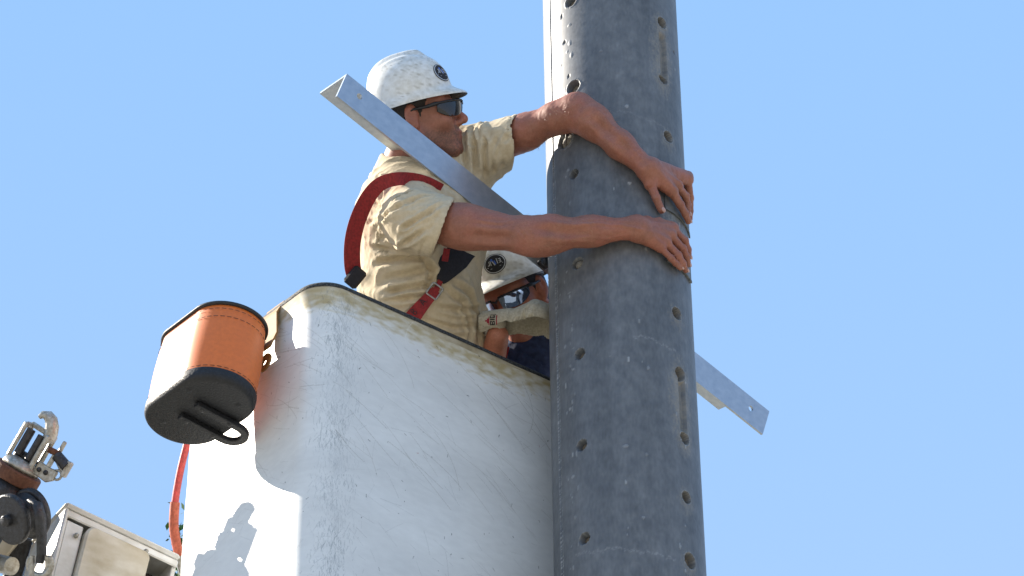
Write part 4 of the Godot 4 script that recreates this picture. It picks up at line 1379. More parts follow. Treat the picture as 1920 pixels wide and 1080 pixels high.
	var cl := [
		[0.006, 0.006, [[690, 418], [720, 408], [752, 386]]],
		[0.008, 0.006, [[672, 470], [700, 462], [735, 470]]],
		[0.009, 0.008, [[668, 505], [705, 494], [745, 486], [790, 480]]],
		[0.010, 0.008, [[670, 530], [715, 526], [770, 514], [812, 498]]],
		[0.007, 0.008, [[680, 556], [740, 546], [790, 536], [830, 540]]],
		[0.007, 0.006, [[700, 570], [760, 560], [800, 556]]],
		[0.008, 0.006, [[820, 575], [860, 582], [900, 578]]],
		[0.009, 0.007, [[850, 530], [880, 550], [895, 590], [898, 640]]],
		[0.008, 0.006, [[835, 545], [868, 570], [880, 610], [882, 645]]],
		[0.007, 0.005, [[800, 600], [850, 615], [890, 612]]],
		[0.006, 0.006, [[712, 448], [760, 425], [805, 400], [842, 380]]],
		[0.007, 0.006, [[720, 465], [765, 452], [800, 430]]],
		[0.006, 0.005, [[735, 395], [775, 375], [815, 366]]],
		[0.008, 0.008, [[790, 480], [810, 505], [800, 540]]],
		[0.007, 0.009, [[884, 240], [890, 275], [892, 330]]],
		[0.006, 0.008, [[905, 230], [912, 270], [908, 330]]],
		[0.006, 0.008, [[926, 222], [930, 262], [925, 320]]],
		[0.006, 0.007, [[945, 218], [950, 255], [942, 310]]],
		[0.007, 0.008, [[868, 262], [872, 300], [880, 340]]],
		[0.006, 0.006, [[706, 330], [720, 345], [715, 372]]],
		[0.006, 0.005, [[685, 372], [700, 378], [715, 390]]]]
	var cr := creases(s, cl, 5.8)
	var seam := creases(s, [[0.0025, 0.003, [[800, 352], [770, 360], [742, 372], [722, 402], [708, 440], [712, 468], [735, 478]]]], 5.8)
	var sm := MB.new()
	var tan1 := L(0.60, 0.51, 0.36)
	sm.net(s, func(p: Vector3, n: Vector3) -> Color:
			var c := tan1 * (1.0 + 0.05 * fz.get_noise_3dv(p * 20.0) + 0.05 * fz.get_noise_3dv(p * 90.0))
			for w in seam:
				for k in w[2].size() - 1:
					if Geometry3D.get_closest_point_to_segment(p, w[2][k], w[2][k + 1]).distance_to(p) < 0.0036: c = L(0.36, 0.3, 0.2)
			return c,
		func(p: Vector3, n: Vector3) -> float:
			var e := crease_disp(cr, p) + crease_disp(seam, p) + cloth_noise(p)
			if p.distance_to(hem_n) < 0.11: e *= smoothstep(0.0, -0.03, (p - hem_n).dot(cut_n.normalized()))
			if p.distance_to(hem_f) < 0.11: e *= smoothstep(0.0, -0.03, (p - hem_f).dot(cut_f.normalized()))
			var hn2 := (p - hem_n).dot(cut_n.normalized())
			if hn2 > -0.027 and hn2 < -0.020 and p.distance_to(hem_n) < 0.1: e -= 0.002
			var dd := (p - hem_f).dot(cut_f.normalized())
			if dd > -0.027 and dd < -0.020 and p.distance_to(hem_f) < 0.1: e -= 0.002
			return e)
	put(sm, "t_shirt", M.shirt, o)
	# ---- trousers and boots
	var t := Field.new(Vector3(hip.x - 0.3, foot_y - 0.02, hip.z - 0.35), Vector3(hip.x + 0.35, rim_y + 0.02, hip.z + 0.35), 0.014)
	t.ell(P(790, 720, 6.49), back_ax, Vector3(0.16, 0.16, 0.17), 0.05)
	for w in [-1.0, 1.0]:
		var a := hip + Vector3(0.02, -0.05, 0.09 * w)
		t.cap(a, Vector3(a.x + 0.03, lerpf(a.y, foot_y, 0.5), a.z + 0.01 * w), 0.095, 0.08, 0.04)
		t.cap(Vector3(a.x + 0.03, lerpf(a.y, foot_y, 0.5), a.z + 0.01 * w), Vector3(a.x, foot_y + 0.06, a.z + 0.01 * w), 0.08, 0.07, 0.03)
	var tm := MB.new()
	tm.net(t, func(p: Vector3, n: Vector3) -> Color: return Color.WHITE, func(p: Vector3, n: Vector3) -> float: return cloth_noise(p))
	put(tm, "trousers", M.trousers, o)
	for w in [-1.0, 1.0]:
		var a := Vector3(hip.x + 0.02, foot_y + 0.042, hip.z + 0.1 * w)
		var bf2 := Field.new(a - Vector3(0.12, 0.06, 0.08), a + Vector3(0.24, 0.12, 0.08), 0.012)
		bf2.cap(a + Vector3(-0.04, 0, 0), a + Vector3(0.14, -0.005, 0), 0.048, 0.042, 0.02)
		bf2.cap(a + Vector3(-0.03, 0, 0), a + Vector3(-0.03, 0.06, 0), 0.046, 0.05, 0.02)
		var bm := MB.new()
		bm.net(bf2, func(p: Vector3, n: Vector3) -> Color: return Color.WHITE)
		put(bm, "boot", M.boot, o)
	put(hair_shape(h), "hair", M.hair, o)
	build_glasses(h, o, M.lens)
	build_hat(h, Transform3D(h.b * Basis(Vector3(0, 0, 1), 0.07) * Basis.from_scale(Vector3.ONE * 0.96), h.p(-0.006, 0.030, 0)), o, 0.29, 0.42, 0.0)
	# ---- harness
	var hs := Node3D.new(); hs.name = "safety_harness"; o.add_child(hs)
	var band := func(pix: Array, hw: Array, off: float, called: String, m: Material, th := 0.004) -> void:
		var ps := drape(s, pix, off, 5.8)
		# smooth line through the points
		var cv := Curve3D.new()
		for k in ps.size():
			var tn: Vector3 = (ps[mini(k + 1, ps.size() - 1)] - ps[maxi(k - 1, 0)]) / 6.0
			cv.add_point(ps[k], -tn, tn)
		var pts := []
		var ws := []
		var wd := []
		var n := 40
		for k in n + 1:
			var u := float(k) / n
			pts.append(cv.sample_baked(u * cv.get_baked_length(), true))
			var fi := u * (hw.size() - 1)
			ws.append(lerpf(hw[int(fi)], hw[mini(int(fi) + 1, hw.size() - 1)], fi - int(fi)))
		for k in n + 1:
			var tn: Vector3 = pts[mini(k + 1, n)] - pts[maxi(k - 1, 0)]
			wd.append(tn.cross(FW).normalized())
		var mb := MB.new()
		mb.strap(pts, ws, wd, th)
		put(mb, called, m, hs)
	var red: Material = M.red
	# over the shoulder and slack down the back
	var line := [[826, 356, 6.24], [800, 343, 6.22], [772, 336, 6.20], [740, 336, 6.20], [712, 346, 6.215], [690, 371, 6.235], [671, 412, 6.26], [661, 455, 6.28], [661, 500, 6.30], [668, 522, 6.31]]
	var cv := Curve3D.new()
	for k in line.size():
		var a: Array = line[maxi(k - 1, 0)]; var b: Array = line[mini(k + 1, line.size() - 1)]
		var tn := (P(b[0], b[1], b[2]) - P(a[0], a[1], a[2])) / 6.0
		var at := P(line[k][0], line[k][1], line[k][2])
		if k < 3: at = drape(s, [[line[k][0], line[k][1]]], 0.008, 5.8)[0]
		cv.add_point(at, -tn, tn)
	var pts := []; var ws := []; var wd := []
	for k in 61:
		pts.append(cv.sample_baked(cv.get_baked_length() * k / 60.0, true)); ws.append(lerpf(0.017, 0.0215, smoothstep(0.2, 0.7, k / 60.0)))
	for k in 61:
		var tn: Vector3 = pts[mini(k + 1, 60)] - pts[maxi(k - 1, 0)]
		wd.append((tn.cross(FW).normalized() + FW * 0.15).normalized())
	var mb2 := MB.new(); mb2.strap(pts, ws, wd, 0.004)
	put(mb2, "back_strap", red, hs)
	var mp := MB.new()
	mp.box(frame(P(666, 520, 6.30), P(690, 488, 6.30) - P(655, 530, 6.3), FW), Vector3(0.055, 0.025, 0.04), 0.006)
	put(mp, "back_pad", M.strap_dark, hs)
	band.call([[858, 466], [846, 492], [836, 512], [826, 527]], [0.05, 0.042, 0.026, 0.011], 0.011, "chest_pad", M.strap_dark, 0.008)
	band.call([[838, 466], [836, 478], [834, 490]], [0.0085, 0.0085, 0.0085], 0.018, "chest_tape", red, 0.003)
	band.call([[826, 526], [821, 537], [815, 548]], [0.0065, 0.0075, 0.009], 0.012, "buckle_tape", red, 0.003)
	band.call([[818, 544], [800, 563], [780, 587], [760, 612]], [0.0125, 0.0165, 0.02, 0.021], 0.012, "hip_strap", red, 0.004)
	var bc := drape(s, [[815, 546]], 0.016, 5.8)
	var bm3 := MB.new()
	var bx := frame(bc[0], P(826, 532, 6) - P(806, 560, 6), UPV)
	for e in [[Vector3(0.017, 0, 0), Vector3(0.005, 0.032, 0.005)], [Vector3(-0.017, 0, 0), Vector3(0.005, 0.032, 0.005)], [Vector3(0, 0.0155, 0), Vector3(0.034, 0.005, 0.005)], [Vector3(0, -0.0155, 0), Vector3(0.034, 0.005, 0.005)]]:
		bm3.box(Transform3D(bx.basis, bx * e[0]), e[1], 0.0015)
	put(bm3, "buckle", M.steel, hs)
	for e in [["A", 793, 566], ["8", 776, 585]]:
		var tx := TextMesh.new(); tx.text = e[0]; tx.font_size = 20; tx.pixel_size = 0.0012; tx.depth = 0.0006
		var sf := SystemFont.new(); sf.font_names = PackedStringArray(["Droid Sans"]); tx.font = sf
		var mi := MeshInstance3D.new(); mi.name = "strap_letter"; mi.mesh = tx; mi.material_override = M.print_dark
		var pp: Vector3 = drape(s, [[e[1], e[2]]], 0.0155, 5.8)[0]
		mi.transform = Transform3D(frame(Vector3.ZERO, P(800, 563, 6) - P(778, 590, 6), UPV).basis, pp)
		hs.add_child(mi, true)
	print("worker one ", body.v.size(), " shirt ", sm.v.size())

func build_worker_two() -> void:
	var h := head_frame(P(972, 560, 6.60), 1.08, 0.02, -0.02)
	h = Head.new(); h.o = P(968, 556, 6.60)
	# looks at the camera, a little to the left, head tilted so that his left eye rides higher
	var fx := (-FW * 0.86 + Vector3.RIGHT * -0.42 - UPV * 0.22).normalized()
	var fy := (UPV * 0.9 + Vector3.RIGHT * -0.42)
	fy = (fy - fx * fy.dot(fx)).normalized()
	h.b = Basis(fx, fy, fx.cross(fy))
	var skin_c := L(0.46, 0.19, 0.12)
	var foot_y := rim_y - 1.09
	var cen := bk_c + bk_r * 0.84 + bk_l * 0.29
	var neck := P(994, 652, 6.62)
	var chest := Vector3(cen.x, rim_y - 0.18, cen.z)
	var hip := Vector3(cen.x + 0.01, rim_y - 0.48, cen.z - 0.03)
	var sh_r := P(925, 716, 6.62)
	var sh_l := P(1075, 690, 6.68)
	var el_r := P(900, 790, 6.50)
	var wr_r := P(933, 630, 6.36)
	var el_l := P(1110, 730, 6.60)
	var wr_l := P(1085, 560, 6.56)
	var body := MB.new()
	var f := Field.new(h.o - Vector3(0.16, 0.24, 0.16), h.o + Vector3(0.16, 0.17, 0.16), 0.0042)
	head_shapes(f, h)
	f.cap(h.p(-0.02, -0.05, 0), neck, 0.056, 0.064, 0.03)
	body.net(f, skin_colour(skin_c, h, [], 0.25))
	var g := Field.new(Vector3(cen.x - 0.36, foot_y - 0.02, cen.z - 0.36), Vector3(cen.x + 0.42, neck.y + 0.08, cen.z + 0.4), 0.014)
	g.cap(neck, chest, 0.06, 0.1, 0.05); g.cap(chest, hip, 0.1, 0.1, 0.05)
	g.cap(chest, sh_r, 0.07, 0.05, 0.05); g.cap(chest, sh_l, 0.07, 0.05, 0.05)
	var kside := []
	for s in [-1.0, 1.0]:
		var a: Vector3 = hip + bk_r * 0.085 * s
		var kn := Vector3(a.x, lerpf(a.y, foot_y, 0.5), a.z) - bk_l * 0.06
		var an := Vector3(a.x, foot_y + 0.07, a.z)
		kside.append([a, kn, an])
		g.cap(a, kn, 0.07, 0.05, 0.03); g.cap(kn, an, 0.05, 0.034, 0.02)
		g.cap(an, an - bk_l * 0.1 - Vector3(0, 0.04, 0), 0.035, 0.025, 0.02)
	body.net(g, skin_colour(skin_c, h, [], 0.0))
	var fa := Field.new(el_r.min(wr_r).min(sh_r) - Vector3.ONE * 0.08, el_r.max(wr_r).max(sh_r) + Vector3.ONE * 0.08, 0.006)
	fa.cap(sh_r, el_r, 0.05, 0.043, 0.03); fa.cap(el_r, wr_r, 0.045, 0.03, 0.03)
	body.net(fa, skin_colour(skin_c * 1.1, h, [], 0.0))
	var fb := Field.new(el_l.min(wr_l).min(sh_l) - Vector3.ONE * 0.08, el_l.max(wr_l).max(sh_l) + Vector3.ONE * 0.1, 0.008)
	fb.cap(sh_l, el_l, 0.05, 0.043, 0.03); fb.cap(el_l, wr_l, 0.045, 0.03, 0.03)
	fb.cap(wr_l, wr_l + Vector3(0.0, 0.07, 0.02), 0.032, 0.034, 0.02)
	body.net(fb, skin_colour(skin_c, h, [], 0.0))
	var o := put(body, "person", M.skin)
	o.name = "person_001"
	tag(o, "worker in navy shirt and mirrored sunglasses with a gloved hand before his face", "person", "workers in the lift bucket")
	# navy shirt
	var s := Field.new(Vector3(cen.x - 0.36, rim_y - 0.6, cen.z - 0.36), Vector3(cen.x + 0.42, neck.y + 0.1, cen.z + 0.42), 0.009)
	s.ell(chest, Basis(bk_r, Vector3.UP, bk_r.cross(Vector3.UP)), Vector3(0.19, 0.24, 0.14), 0.06)
	s.ell(hip + Vector3(0, 0.1, 0), Basis(bk_r, Vector3.UP, bk_r.cross(Vector3.UP)), Vector3(0.17, 0.2, 0.14), 0.06)
	s.cap(neck - Vector3(0, 0.03, 0), chest, 0.085, 0.15, 0.05)
	s.cap(chest, sh_r, 0.1, 0.08, 0.05); s.cap(chest, sh_l, 0.1, 0.08, 0.05)
	s.cap(neck - Vector3(0, 0.03, 0), sh_r, 0.085, 0.075, 0.05); s.cap(neck - Vector3(0, 0.03, 0), sh_l, 0.085, 0.075, 0.05)
	s.cap(sh_r, sh_r.lerp(el_r, 0.6), 0.072, 0.07, 0.03, 0, true)
	s.cap(sh_l, sh_l.lerp(el_l, 0.6), 0.072, 0.07, 0.03, 0, true)
	s.cap(neck + Vector3(0, 0.01, 0), neck + (h.o - neck) * 0.8, 0.068, 0.075, 0.01, 1)
	var cr := creases(s, [[0.008, 0.007, [[955, 668], [985, 680], [1015, 700]]], [0.008, 0.007, [[975, 655], [1000, 668], [1024, 690]]], [0.006, 0.006, [[950, 685], [980, 692]]]], 6.2)
	var sm := MB.new()
	sm.net(s, func(p: Vector3, n: Vector3) -> Color: return Color.WHITE, func(p: Vector3, n: Vector3) -> float: return crease_disp(cr, p) + cloth_noise(p))
	put(sm, "navy_shirt", M.navy, o)
	var t := Field.new(Vector3(cen.x - 0.3, foot_y - 0.02, cen.z - 0.3), Vector3(cen.x + 0.3, hip.y + 0.2, cen.z + 0.3), 0.014)
	t.ell(hip, Basis(), Vector3(0.16, 0.14, 0.15), 0.05)
	for k in kside:
		t.cap(k[0], k[1], 0.09, 0.075, 0.03); t.cap(k[1], k[2], 0.075, 0.065, 0.03)
	var tm := MB.new()
	tm.net(t, func(p: Vector3, n: Vector3) -> Color: return Color.WHITE)
	put(tm, "trousers", M.trousers, o)
	for k in kside:
		var a: Vector3 = k[2] - Vector3(0, 0.028, 0)
		var bf2 := Field.new(a - Vector3(0.18, 0.06, 0.18), a + Vector3(0.18, 0.14, 0.18), 0.012)
		bf2.cap(a + bk_l * 0.03, a - bk_l * 0.13, 0.046, 0.041, 0.02)
		bf2.cap(a, a + Vector3(0, 0.07, 0), 0.045, 0.048, 0.02)
		var bm := MB.new(); bm.net(bf2, func(p: Vector3, n: Vector3) -> Color: return Color.WHITE)
		put(bm, "boot", M.boot, o)
	put(hair_shape(h), "hair", M.hair, o)
	build_glasses(h, o, M.lens_mirror)
	build_hat(h, Transform3D(h.b * Basis(Vector3(0, 0, 1), 0.12), h.p(-0.01, 0.032, 0)), o, 0.28, -0.33, 0.0)
	# glove: cuff, hand and fingers that reach to the pole
	var c0 := P(911, 608, 6.37)
	var c1 := P(962, 604, 6.345)
	var gl := Field.new(P(900, 690, 6.52) - Vector3(0.04, 0.03, 0.06), P(1065, 540, 6.25) + Vector3(0.05, 0.05, 0.2), 0.0042)
	var K1 := P(1002, 598, 6.345)
	gl.cap(c0, c1, 0.036, 0.0385, 0.006, 0, true)
	gl.cap(c1 - (c1 - c0) * 0.2, K1, 0.029, 0.049, 0.005)
	gl.cap(c1 + Vector3(0.02, -0.004, 0), P(1004, 613, 6.345), 0.024, 0.036, 0.012)
	for w in [[1004, 575, 1030, 583, 1042, 603], [1008, 590, 1034, 598, 1042, 618], [1008, 606, 1032, 616, 1038, 634], [1002, 620, 1022, 632, 1030, 646]]:
		gl.cap(P(w[0], w[1], 6.345), P(w[2], w[3], 6.345), 0.02, 0.0175, 0.006)
		gl.cap(P(w[2], w[3], 6.35), P(w[4], w[5], 6.37), 0.0175, 0.0145, 0.006)
	gl.cap(P(996, 620, 6.335), P(964, 642, 6.315), 0.023, 0.0205, 0.010)           # thumb, hanging down
	gl.cap(P(964, 642, 6.315), P(938, 660, 6.315), 0.0205, 0.0165, 0.006)
	gl.cap(c0 - (c1 - c0) * 0.4, c0 + (c1 - c0) * 0.35, 0.031, 0.029, 0.008, 1)
	var gcr := creases(gl, [[0.004, 0.006, [[964, 574], [962, 604], [966, 636]]], [0.0045, 0.006, [[976, 572], [970, 598], [974, 622]]], [0.005, 0.006, [[990, 574], [982, 598], [992, 622]]], [0.0035, 0.005, [[1006, 566], [996, 596], [990, 622]]], [0.003, 0.004, [[1018, 600], [1002, 630]]], [0.003, 0.003, [[918, 590], [919, 630]]]], 6.0)
	var gm := MB.new()
	gm.net(gl, func(p: Vector3, n: Vector3) -> Color:
			var c := L(0.62, 0.58, 0.47) * (1.0 + 0.08 * fz.get_noise_3dv(p * 40.0))
			if Geometry3D.get_closest_point_to_segment(p, P(990, 624, 6.335), P(938, 660, 6.315)).distance_to(p) < 0.0235: c = c.lerp(L(0.40, 0.37, 0.30), 0.6)   # suede thumb
			return c,
		func(p: Vector3, n: Vector3) -> float: return crease_disp(gcr, p) + 0.0008 * fz.get_noise_3dv(p * 25.0))
	var glove := put(gm, "work_glove", M.glove, o)
	# print on the cuff
	var ax := (c1 - c0).normalized()
	var outw := (-FW - ax * (-FW).dot(ax)).normalized()
	var upw := outw.cross(ax)
	if upw.y < 0: upw = -upw
	var cu := func(u: float, v: float, off: float) -> Vector3:      # u along the cuff, v round it
		var r := lerpf(0.036, 0.0385, u / 0.07) + off
		var a := v / 0.036
		return c0 + ax * u + (outw * cos(a) + upw * sin(a)) * r
	var pr := func(list: Array, m: Material, called: String) -> void:
		var q := MB.new()
		for w in list:
			for k in 4:
				var v0: float = lerpf(w[2], w[3], k / 4.0); var v1: float = lerpf(w[2], w[3], (k + 1) / 4.0)
				q.quad(cu.call(w[0], v0, 0.0012), cu.call(w[1], v0, 0.0012), cu.call(w[1], v1, 0.0012), cu.call(w[0], v1, 0.0012))
		put(q, called, m, glove)
	var B := 0.028; var E := 0.042                  # BIG, read upwards
	pr.call([[B, E, -0.003, -0.0005], [B, B + 0.003, -0.003, 0.006], [E - 0.003, E, -0.003, 0.006], [0.0335, 0.0365, -0.003, 0.006], [B, 0.0335, 0.005, 0.0075], [0.0365, E, 0.005, 0.0075],
		[B, E, 0.0095, 0.0125], [B, E, 0.0145, 0.017], [B, B + 0.003, 0.0145, 0.022], [E - 0.003, E, 0.0145, 0.022], [0.035, E, 0.02, 0.022], [0.035, 0.0375, 0.018, 0.022],
		[0.0255, 0.045, 0.0235, 0.025]], M.print_dark, "cuff_print")
	pr.call([[0.0455, 0.0485, -0.003, 0.022], [0.0235, 0.0262, -0.002, 0.02], [0.019, 0.0235, 0.003, 0.015], [0.014, 0.019, 0.007, 0.011]], M.print_red, "cuff_emblem")
	# red harness strap at the collar
	var st := drape(s, [[950, 650], [946, 664], [938, 690]], 0.008, 6.2)
	var mb := MB.new()
	mb.strap(st, [0.008, 0.009, 0.009], [Vector3.RIGHT, Vector3.RIGHT, Vector3.RIGHT], 0.004)
	put(mb, "harness_strap", M.red, o)

# ------------------------------------------------------------------ the lift's arm end, lower left
func build_arm_end() -> void:
	# housing
	var t := base("arm_housing", "cream and white cover box on the end of the lift's arm", "cover box")
	var d0 := 6.22
	var A := P(126, 943, d0)
	var e1 := (P(338, 1043, d0 + 0.10) - A)
	var w1 := e1.length()
	e1 = e1.normalized()
	var e2 := (P(72, 1080, d0 - 0.16) - A)
	e2 = (e2 - e1 * e2.dot(e1)).normalized()
	var e3 := e1.cross(e2).normalized()
	if e3.dot(FW) < 0: e3 = -e3                       # e3 leads away from the camera
	var X := Transform3D(Basis(e1, e2, e3), A)
	var hgt := 0.62
	var bx := func(x0: float, x1: float, y0: float, y1: float, z0: float, z1: float, bev: float, called: String, m: Material, parent: Node) -> MeshInstance3D:
		var mb := MB.new()
		mb.box(X * Transform3D(Basis(), Vector3((x0 + x1) * 0.5, (y0 + y1) * 0.5, (z0 + z1) * 0.5)), Vector3(x1 - x0, y1 - y0, z1 - z0), bev)
		return put(mb, called, m, parent)
	bx.call(-0.004, w1, -0.004, 0.012, -0.006, 0.2, 0.007, "top_cover", M.white_paint, t)
	bx.call(0.004, w1, 0.0125, 0.035, 0.004, 0.012, 0.003, "top_flange", M.white_paint, t)
	bx.call(0.0, 0.012, 0.0125, hgt, 0.0, 0.2, 0.004, "side_cover", M.white_paint, t)
	bx.call(0.0125, 0.062, 0.044, hgt, 0.006, 0.016, 0.003, "side_flange", M.white_paint, t)
	bx.call(0.0125, w1, 0.0125, hgt, 0.19, 0.2, 0.003, "back_cover", M.pocket, t)
	# raised panel with a rounded corner
	var poly := PackedVector2Array()
	var x0 := 0.066; var x1 := w1 - 0.085
	var y0 := 0.040
	for k in 7:
		var w := PI + PI * 0.5 * k / 6.0
		poly.append(Vector2(x0 + 0.03 + 0.03 * cos(w), y0 + 0.03 + 0.03 * sin(w)))
	for k in 7:
		var w := -PI * 0.5 + PI * 0.5 * k / 6.0
		poly.append(Vector2(x1 - 0.02 + 0.02 * cos(w), y0 + 0.02 + 0.02 * sin(w)))
	poly.append(Vector2(x1 - 0.02, hgt)); poly.append(Vector2(x0 - 0.01, hgt))
	var mp := MB.new()
	mp.prism(poly, X * Transform3D(Basis(), Vector3(0, 0, -0.012)), 0.05, 0.006)
	put(mp, "front_panel", M.cream, t)
	for w in [[0.045, 0.085, 0.007], [x1 - 0.012, 0.034, 0.007]]:
		var mr := MB.new()
		mr.lathe(Transform3D(Basis(e1, -e3, e2), X * Vector3(w[0], w[1], 0.004)), [Vector2(0.0001, 0.009), Vector2(w[2] * 0.8, 0.008), Vector2(w[2], 0.0)], 8)
		put(mr, "bolt", M.galv, t)
	bx.call(w1 - 0.012, w1, 0.0125, hgt, 0.0125, 0.189, 0.002, "end_cover", M.white_paint, t)
	bx.call(x1 - 0.02, w1 - 0.013, 0.036, hgt, 0.075, 0.085, 0.002, "inner_plate", M.pocket, t)
	# roller inside the open end
	var mo := MB.new()
	mo.lathe(Transform3D(Basis(e1, e3, e2), X * Vector3(w1 - 0.035, 0.115, 0.02)), [Vector2(0.0001, 0.0), Vector2(0.03, 0.0), Vector2(0.034, 0.012), Vector2(0.03, 0.05), Vector2(0.0001, 0.05)], 24)
	put(mo, "end_roller", M.galv, t)
	# the arm itself goes down and away to its turntable
	var arm := MB.new()
	var from := X * Vector3(w1 * 0.5, hgt - 0.1, 0.1)
	var to := Vector3(from.x - 1.8, 0.9, from.z - 3.5)
	var dirn := (to - from).normalized()
	arm.box(frame((from + to) * 0.5, dirn, Vector3.UP), Vector3(from.distance_to(to), 0.2, 0.2), 0.01)
	put(arm, "boom_arm", M.white_paint, t)
	var ped := MB.new()
	ped.lathe(Transform3D(Basis(), Vector3(to.x, 0, to.z)), [Vector2(0.6, 0.0), Vector2(0.6, 0.12), Vector2(0.4, 0.16), Vector2(0.35, 1.0), Vector2(0.0001, 1.05)], 32)
	put(ped, "turntable", M.galv, t)
	# ---- hose
	var hz := base("hydraulic_hose", "red hydraulic hose looping up beside the white bucket", "hose")
	var hp := [[356, 800, 6.36], [351, 830, 6.36], [341, 870, 6.355], [333, 910, 6.35], [328, 945, 6.345], [326, 985, 6.34], [330, 1015, 6.345], [337, 1045, 6.36], [345, 1075, 6.38]]
	var cv := Curve3D.new()
	for k in hp.size():
		var a: Array = hp[maxi(k - 1, 0)]; var b: Array = hp[mini(k + 1, hp.size() - 1)]
		var tn := (P(b[0], b[1], b[2]) - P(a[0], a[1], a[2])) / 6.0
		cv.add_point(P(hp[k][0], hp[k][1], hp[k][2]), -tn, tn)
	var ps := []
	for k in 41: ps.append(cv.sample_baked(cv.get_baked_length() * k / 40.0, true))
	var m1 := MB.new(); m1.tube(ps, 0.0098, 14)
	put(m1, "hose_line", M.hose, hz)
	var m2 := MB.new(); m2.tube(ps.slice(20, 35), 0.0128, 14)
	put(m2, "hose_sleeve", M.hose_dirty, hz)
	var m3 := MB.new(); m3.tube(ps.slice(34, 41), 0.0145, 6)
	put(m3, "hose_fitting", M.galv, hz)
	build_wire_holder()

func build_wire_holder() -> void:
	var t := base("wire_holder", "galvanised conductor holder with rollers on a rusty collar at the jib end", "wire holder")
	var D := 6.19
	var k := D * DS / FPX
	var org := P(60, 880, D)
	var u := (Vector3.RIGHT * 0.5 + UPV * 0.866).normalized()
	var v := (Vector3.RIGHT * 0.866 - UPV * 0.5).normalized()
	var w := -FW
	# turn the head a little about its own axis so that it shows its side
	var rot := Basis(u, -0.35)
	v = rot * v; w = rot * w
	var X := Transform3D(Basis(v, u, w).scaled_local(Vector3.ONE * k), org)     # x = b, y = a, z = towards the camera, in pixels
	var part := func(called: String, m: Material, fn: Callable) -> MeshInstance3D:
		var mb := MB.new(); fn.call(mb); return put(mb, called, m, t)
	var bx := func(mb: MB, x0: float, x1: float, y0: float, y1: float, z0: float, z1: float, bev := 2.0) -> void:
		mb.box(X * Transform3D(Basis(), Vector3((x0 + x1) * 0.5, (y0 + y1) * 0.5, (z0 + z1) * 0.5)), Vector3(x1 - x0, y1 - y0, z1 - z0), bev)
	var cyl := func(mb: MB, a: Vector3, b: Vector3, r: float, seg := 16) -> void:
		mb.tube([X * a, X * (a + (b - a) * 0.01), X * (b - (b - a) * 0.01), X * b], [r * k * 0.9, r * k, r * k, r * k * 0.9], seg)
	part.call("side_plate", M.galv, func(mb: MB) -> void:
		bx.call(mb, -56, -47, -2, 72, -17, -9, 3.0)
		bx.call(mb, -56, -47, -2, 72, 9, 17, 3.0)
		bx.call(mb, -55.5, -47.5, 62, 73, -9, 9, 2.0))
	part.call("side_plate", M.galv, func(mb: MB) -> void:
		bx.call(mb, -4, 7, -4, 72, -17, -9, 3.0)
		bx.call(mb, -4, 7, -4, 72, 9, 17, 3.0)
		bx.call(mb, -3.5, 6.5, 58, 73, -9, 9, 2.0))
	part.call("base_block", M.galv, func(mb: MB) -> void:
		mb.lathe(X * Transform3D(Basis(), Vector3(-22, -8, 0)), [Vector2(0.1, -4), Vector2(38, -4), Vector2(36, 5), Vector2(30, 12), Vector2(20, 16), Vector2(0.1, 16)], 28))
	part.call("top_bridge", M.galv, func(mb: MB) -> void:
		bx.call(mb, -54, 8, 66, 76, -15, -5, 3.0))
	part.call("hook", M.galv, func(mb: MB) -> void:
		mb.tube([X * Vector3(0, 62, 0), X * Vector3(-3, 76, 0), X * Vector3(-8, 88, 0), X * Vector3(-16, 97, 0), X * Vector3(-27, 101, 0), X * Vector3(-37, 98, 0), X * Vector3(-41, 90, 0)], [13 * k, 14 * k, 14 * k, 13 * k, 11 * k, 8 * k, 5 * k], 8, true, 0.9))
	for q in [[-38, 8.5], [-13, 7.5]]:
		part.call("roller", M.iron, func(mb: MB) -> void: cyl.call(mb, Vector3(q[0], 12, 8), Vector3(q[0], 64, 8), q[1]))
	part.call("cross_roller", M.iron, func(mb: MB) -> void: cyl.call(mb, Vector3(-46, 12, -4), Vector3(-4, 12, -4), 9.0))
	var lug: MeshInstance3D = part.call("side_lug", M.galv, func(mb: MB) -> void:
		var poly := PackedVector2Array([Vector2(7, -4), Vector2(40, -6), Vector2(52, 4), Vector2(52, 22), Vector2(44, 24), Vector2(36, 22), Vector2(7, 22)])
		mb.prism(poly, X, 8.0, 1.5)
		bx.call(mb, 7, 24, 44, 54, 0, 9)
		bx.call(mb, 24, 33, 20, 56, 0, 8))
	for q in [[17, 8], [32, 10]]:
		var mb := MB.new()
		mb.lathe(X * Transform3D(Basis(Vector3.RIGHT, Vector3(0, 0, 1), Vector3.UP), Vector3(q[0], q[1], 8)), [Vector2(0.1, 4), Vector2(4, 3.5), Vector2(5, 0)], 10)
		put(mb, "bolt", M.iron, lug)
	part.call("latch_roller", M.iron, func(mb: MB) -> void: cyl.call(mb, Vector3(33, 48, 6), Vector3(63, 40, 6), 10.5))
	part.call("latch_arm", M.galv, func(mb: MB) -> void:
		bx.call(mb, 28, 36, 42, 78, -2, 4)
		bx.call(mb, 60, 70, 20, 52, -2, 12)
		mb.tube([X * Vector3(34, 40, 0), X * Vector3(48, 32, 0), X * Vector3(62, 26, 0)], 4.0 * k, 8))
	part.call("latch_ring", M.galv, func(mb: MB) -> void:
		var ps := []
		for e in 17: ps.append(X * Vector3(52 + 9 * cos(TAU * e / 16), 17 + 9 * sin(TAU * e / 16), 2))
		mb.tube(ps, 2.6 * k, 8, false))
	part.call("pin", M.rust, func(mb: MB) -> void: cyl.call(mb, Vector3(14, 50, 10), Vector3(34, 52, 6), 6.0))
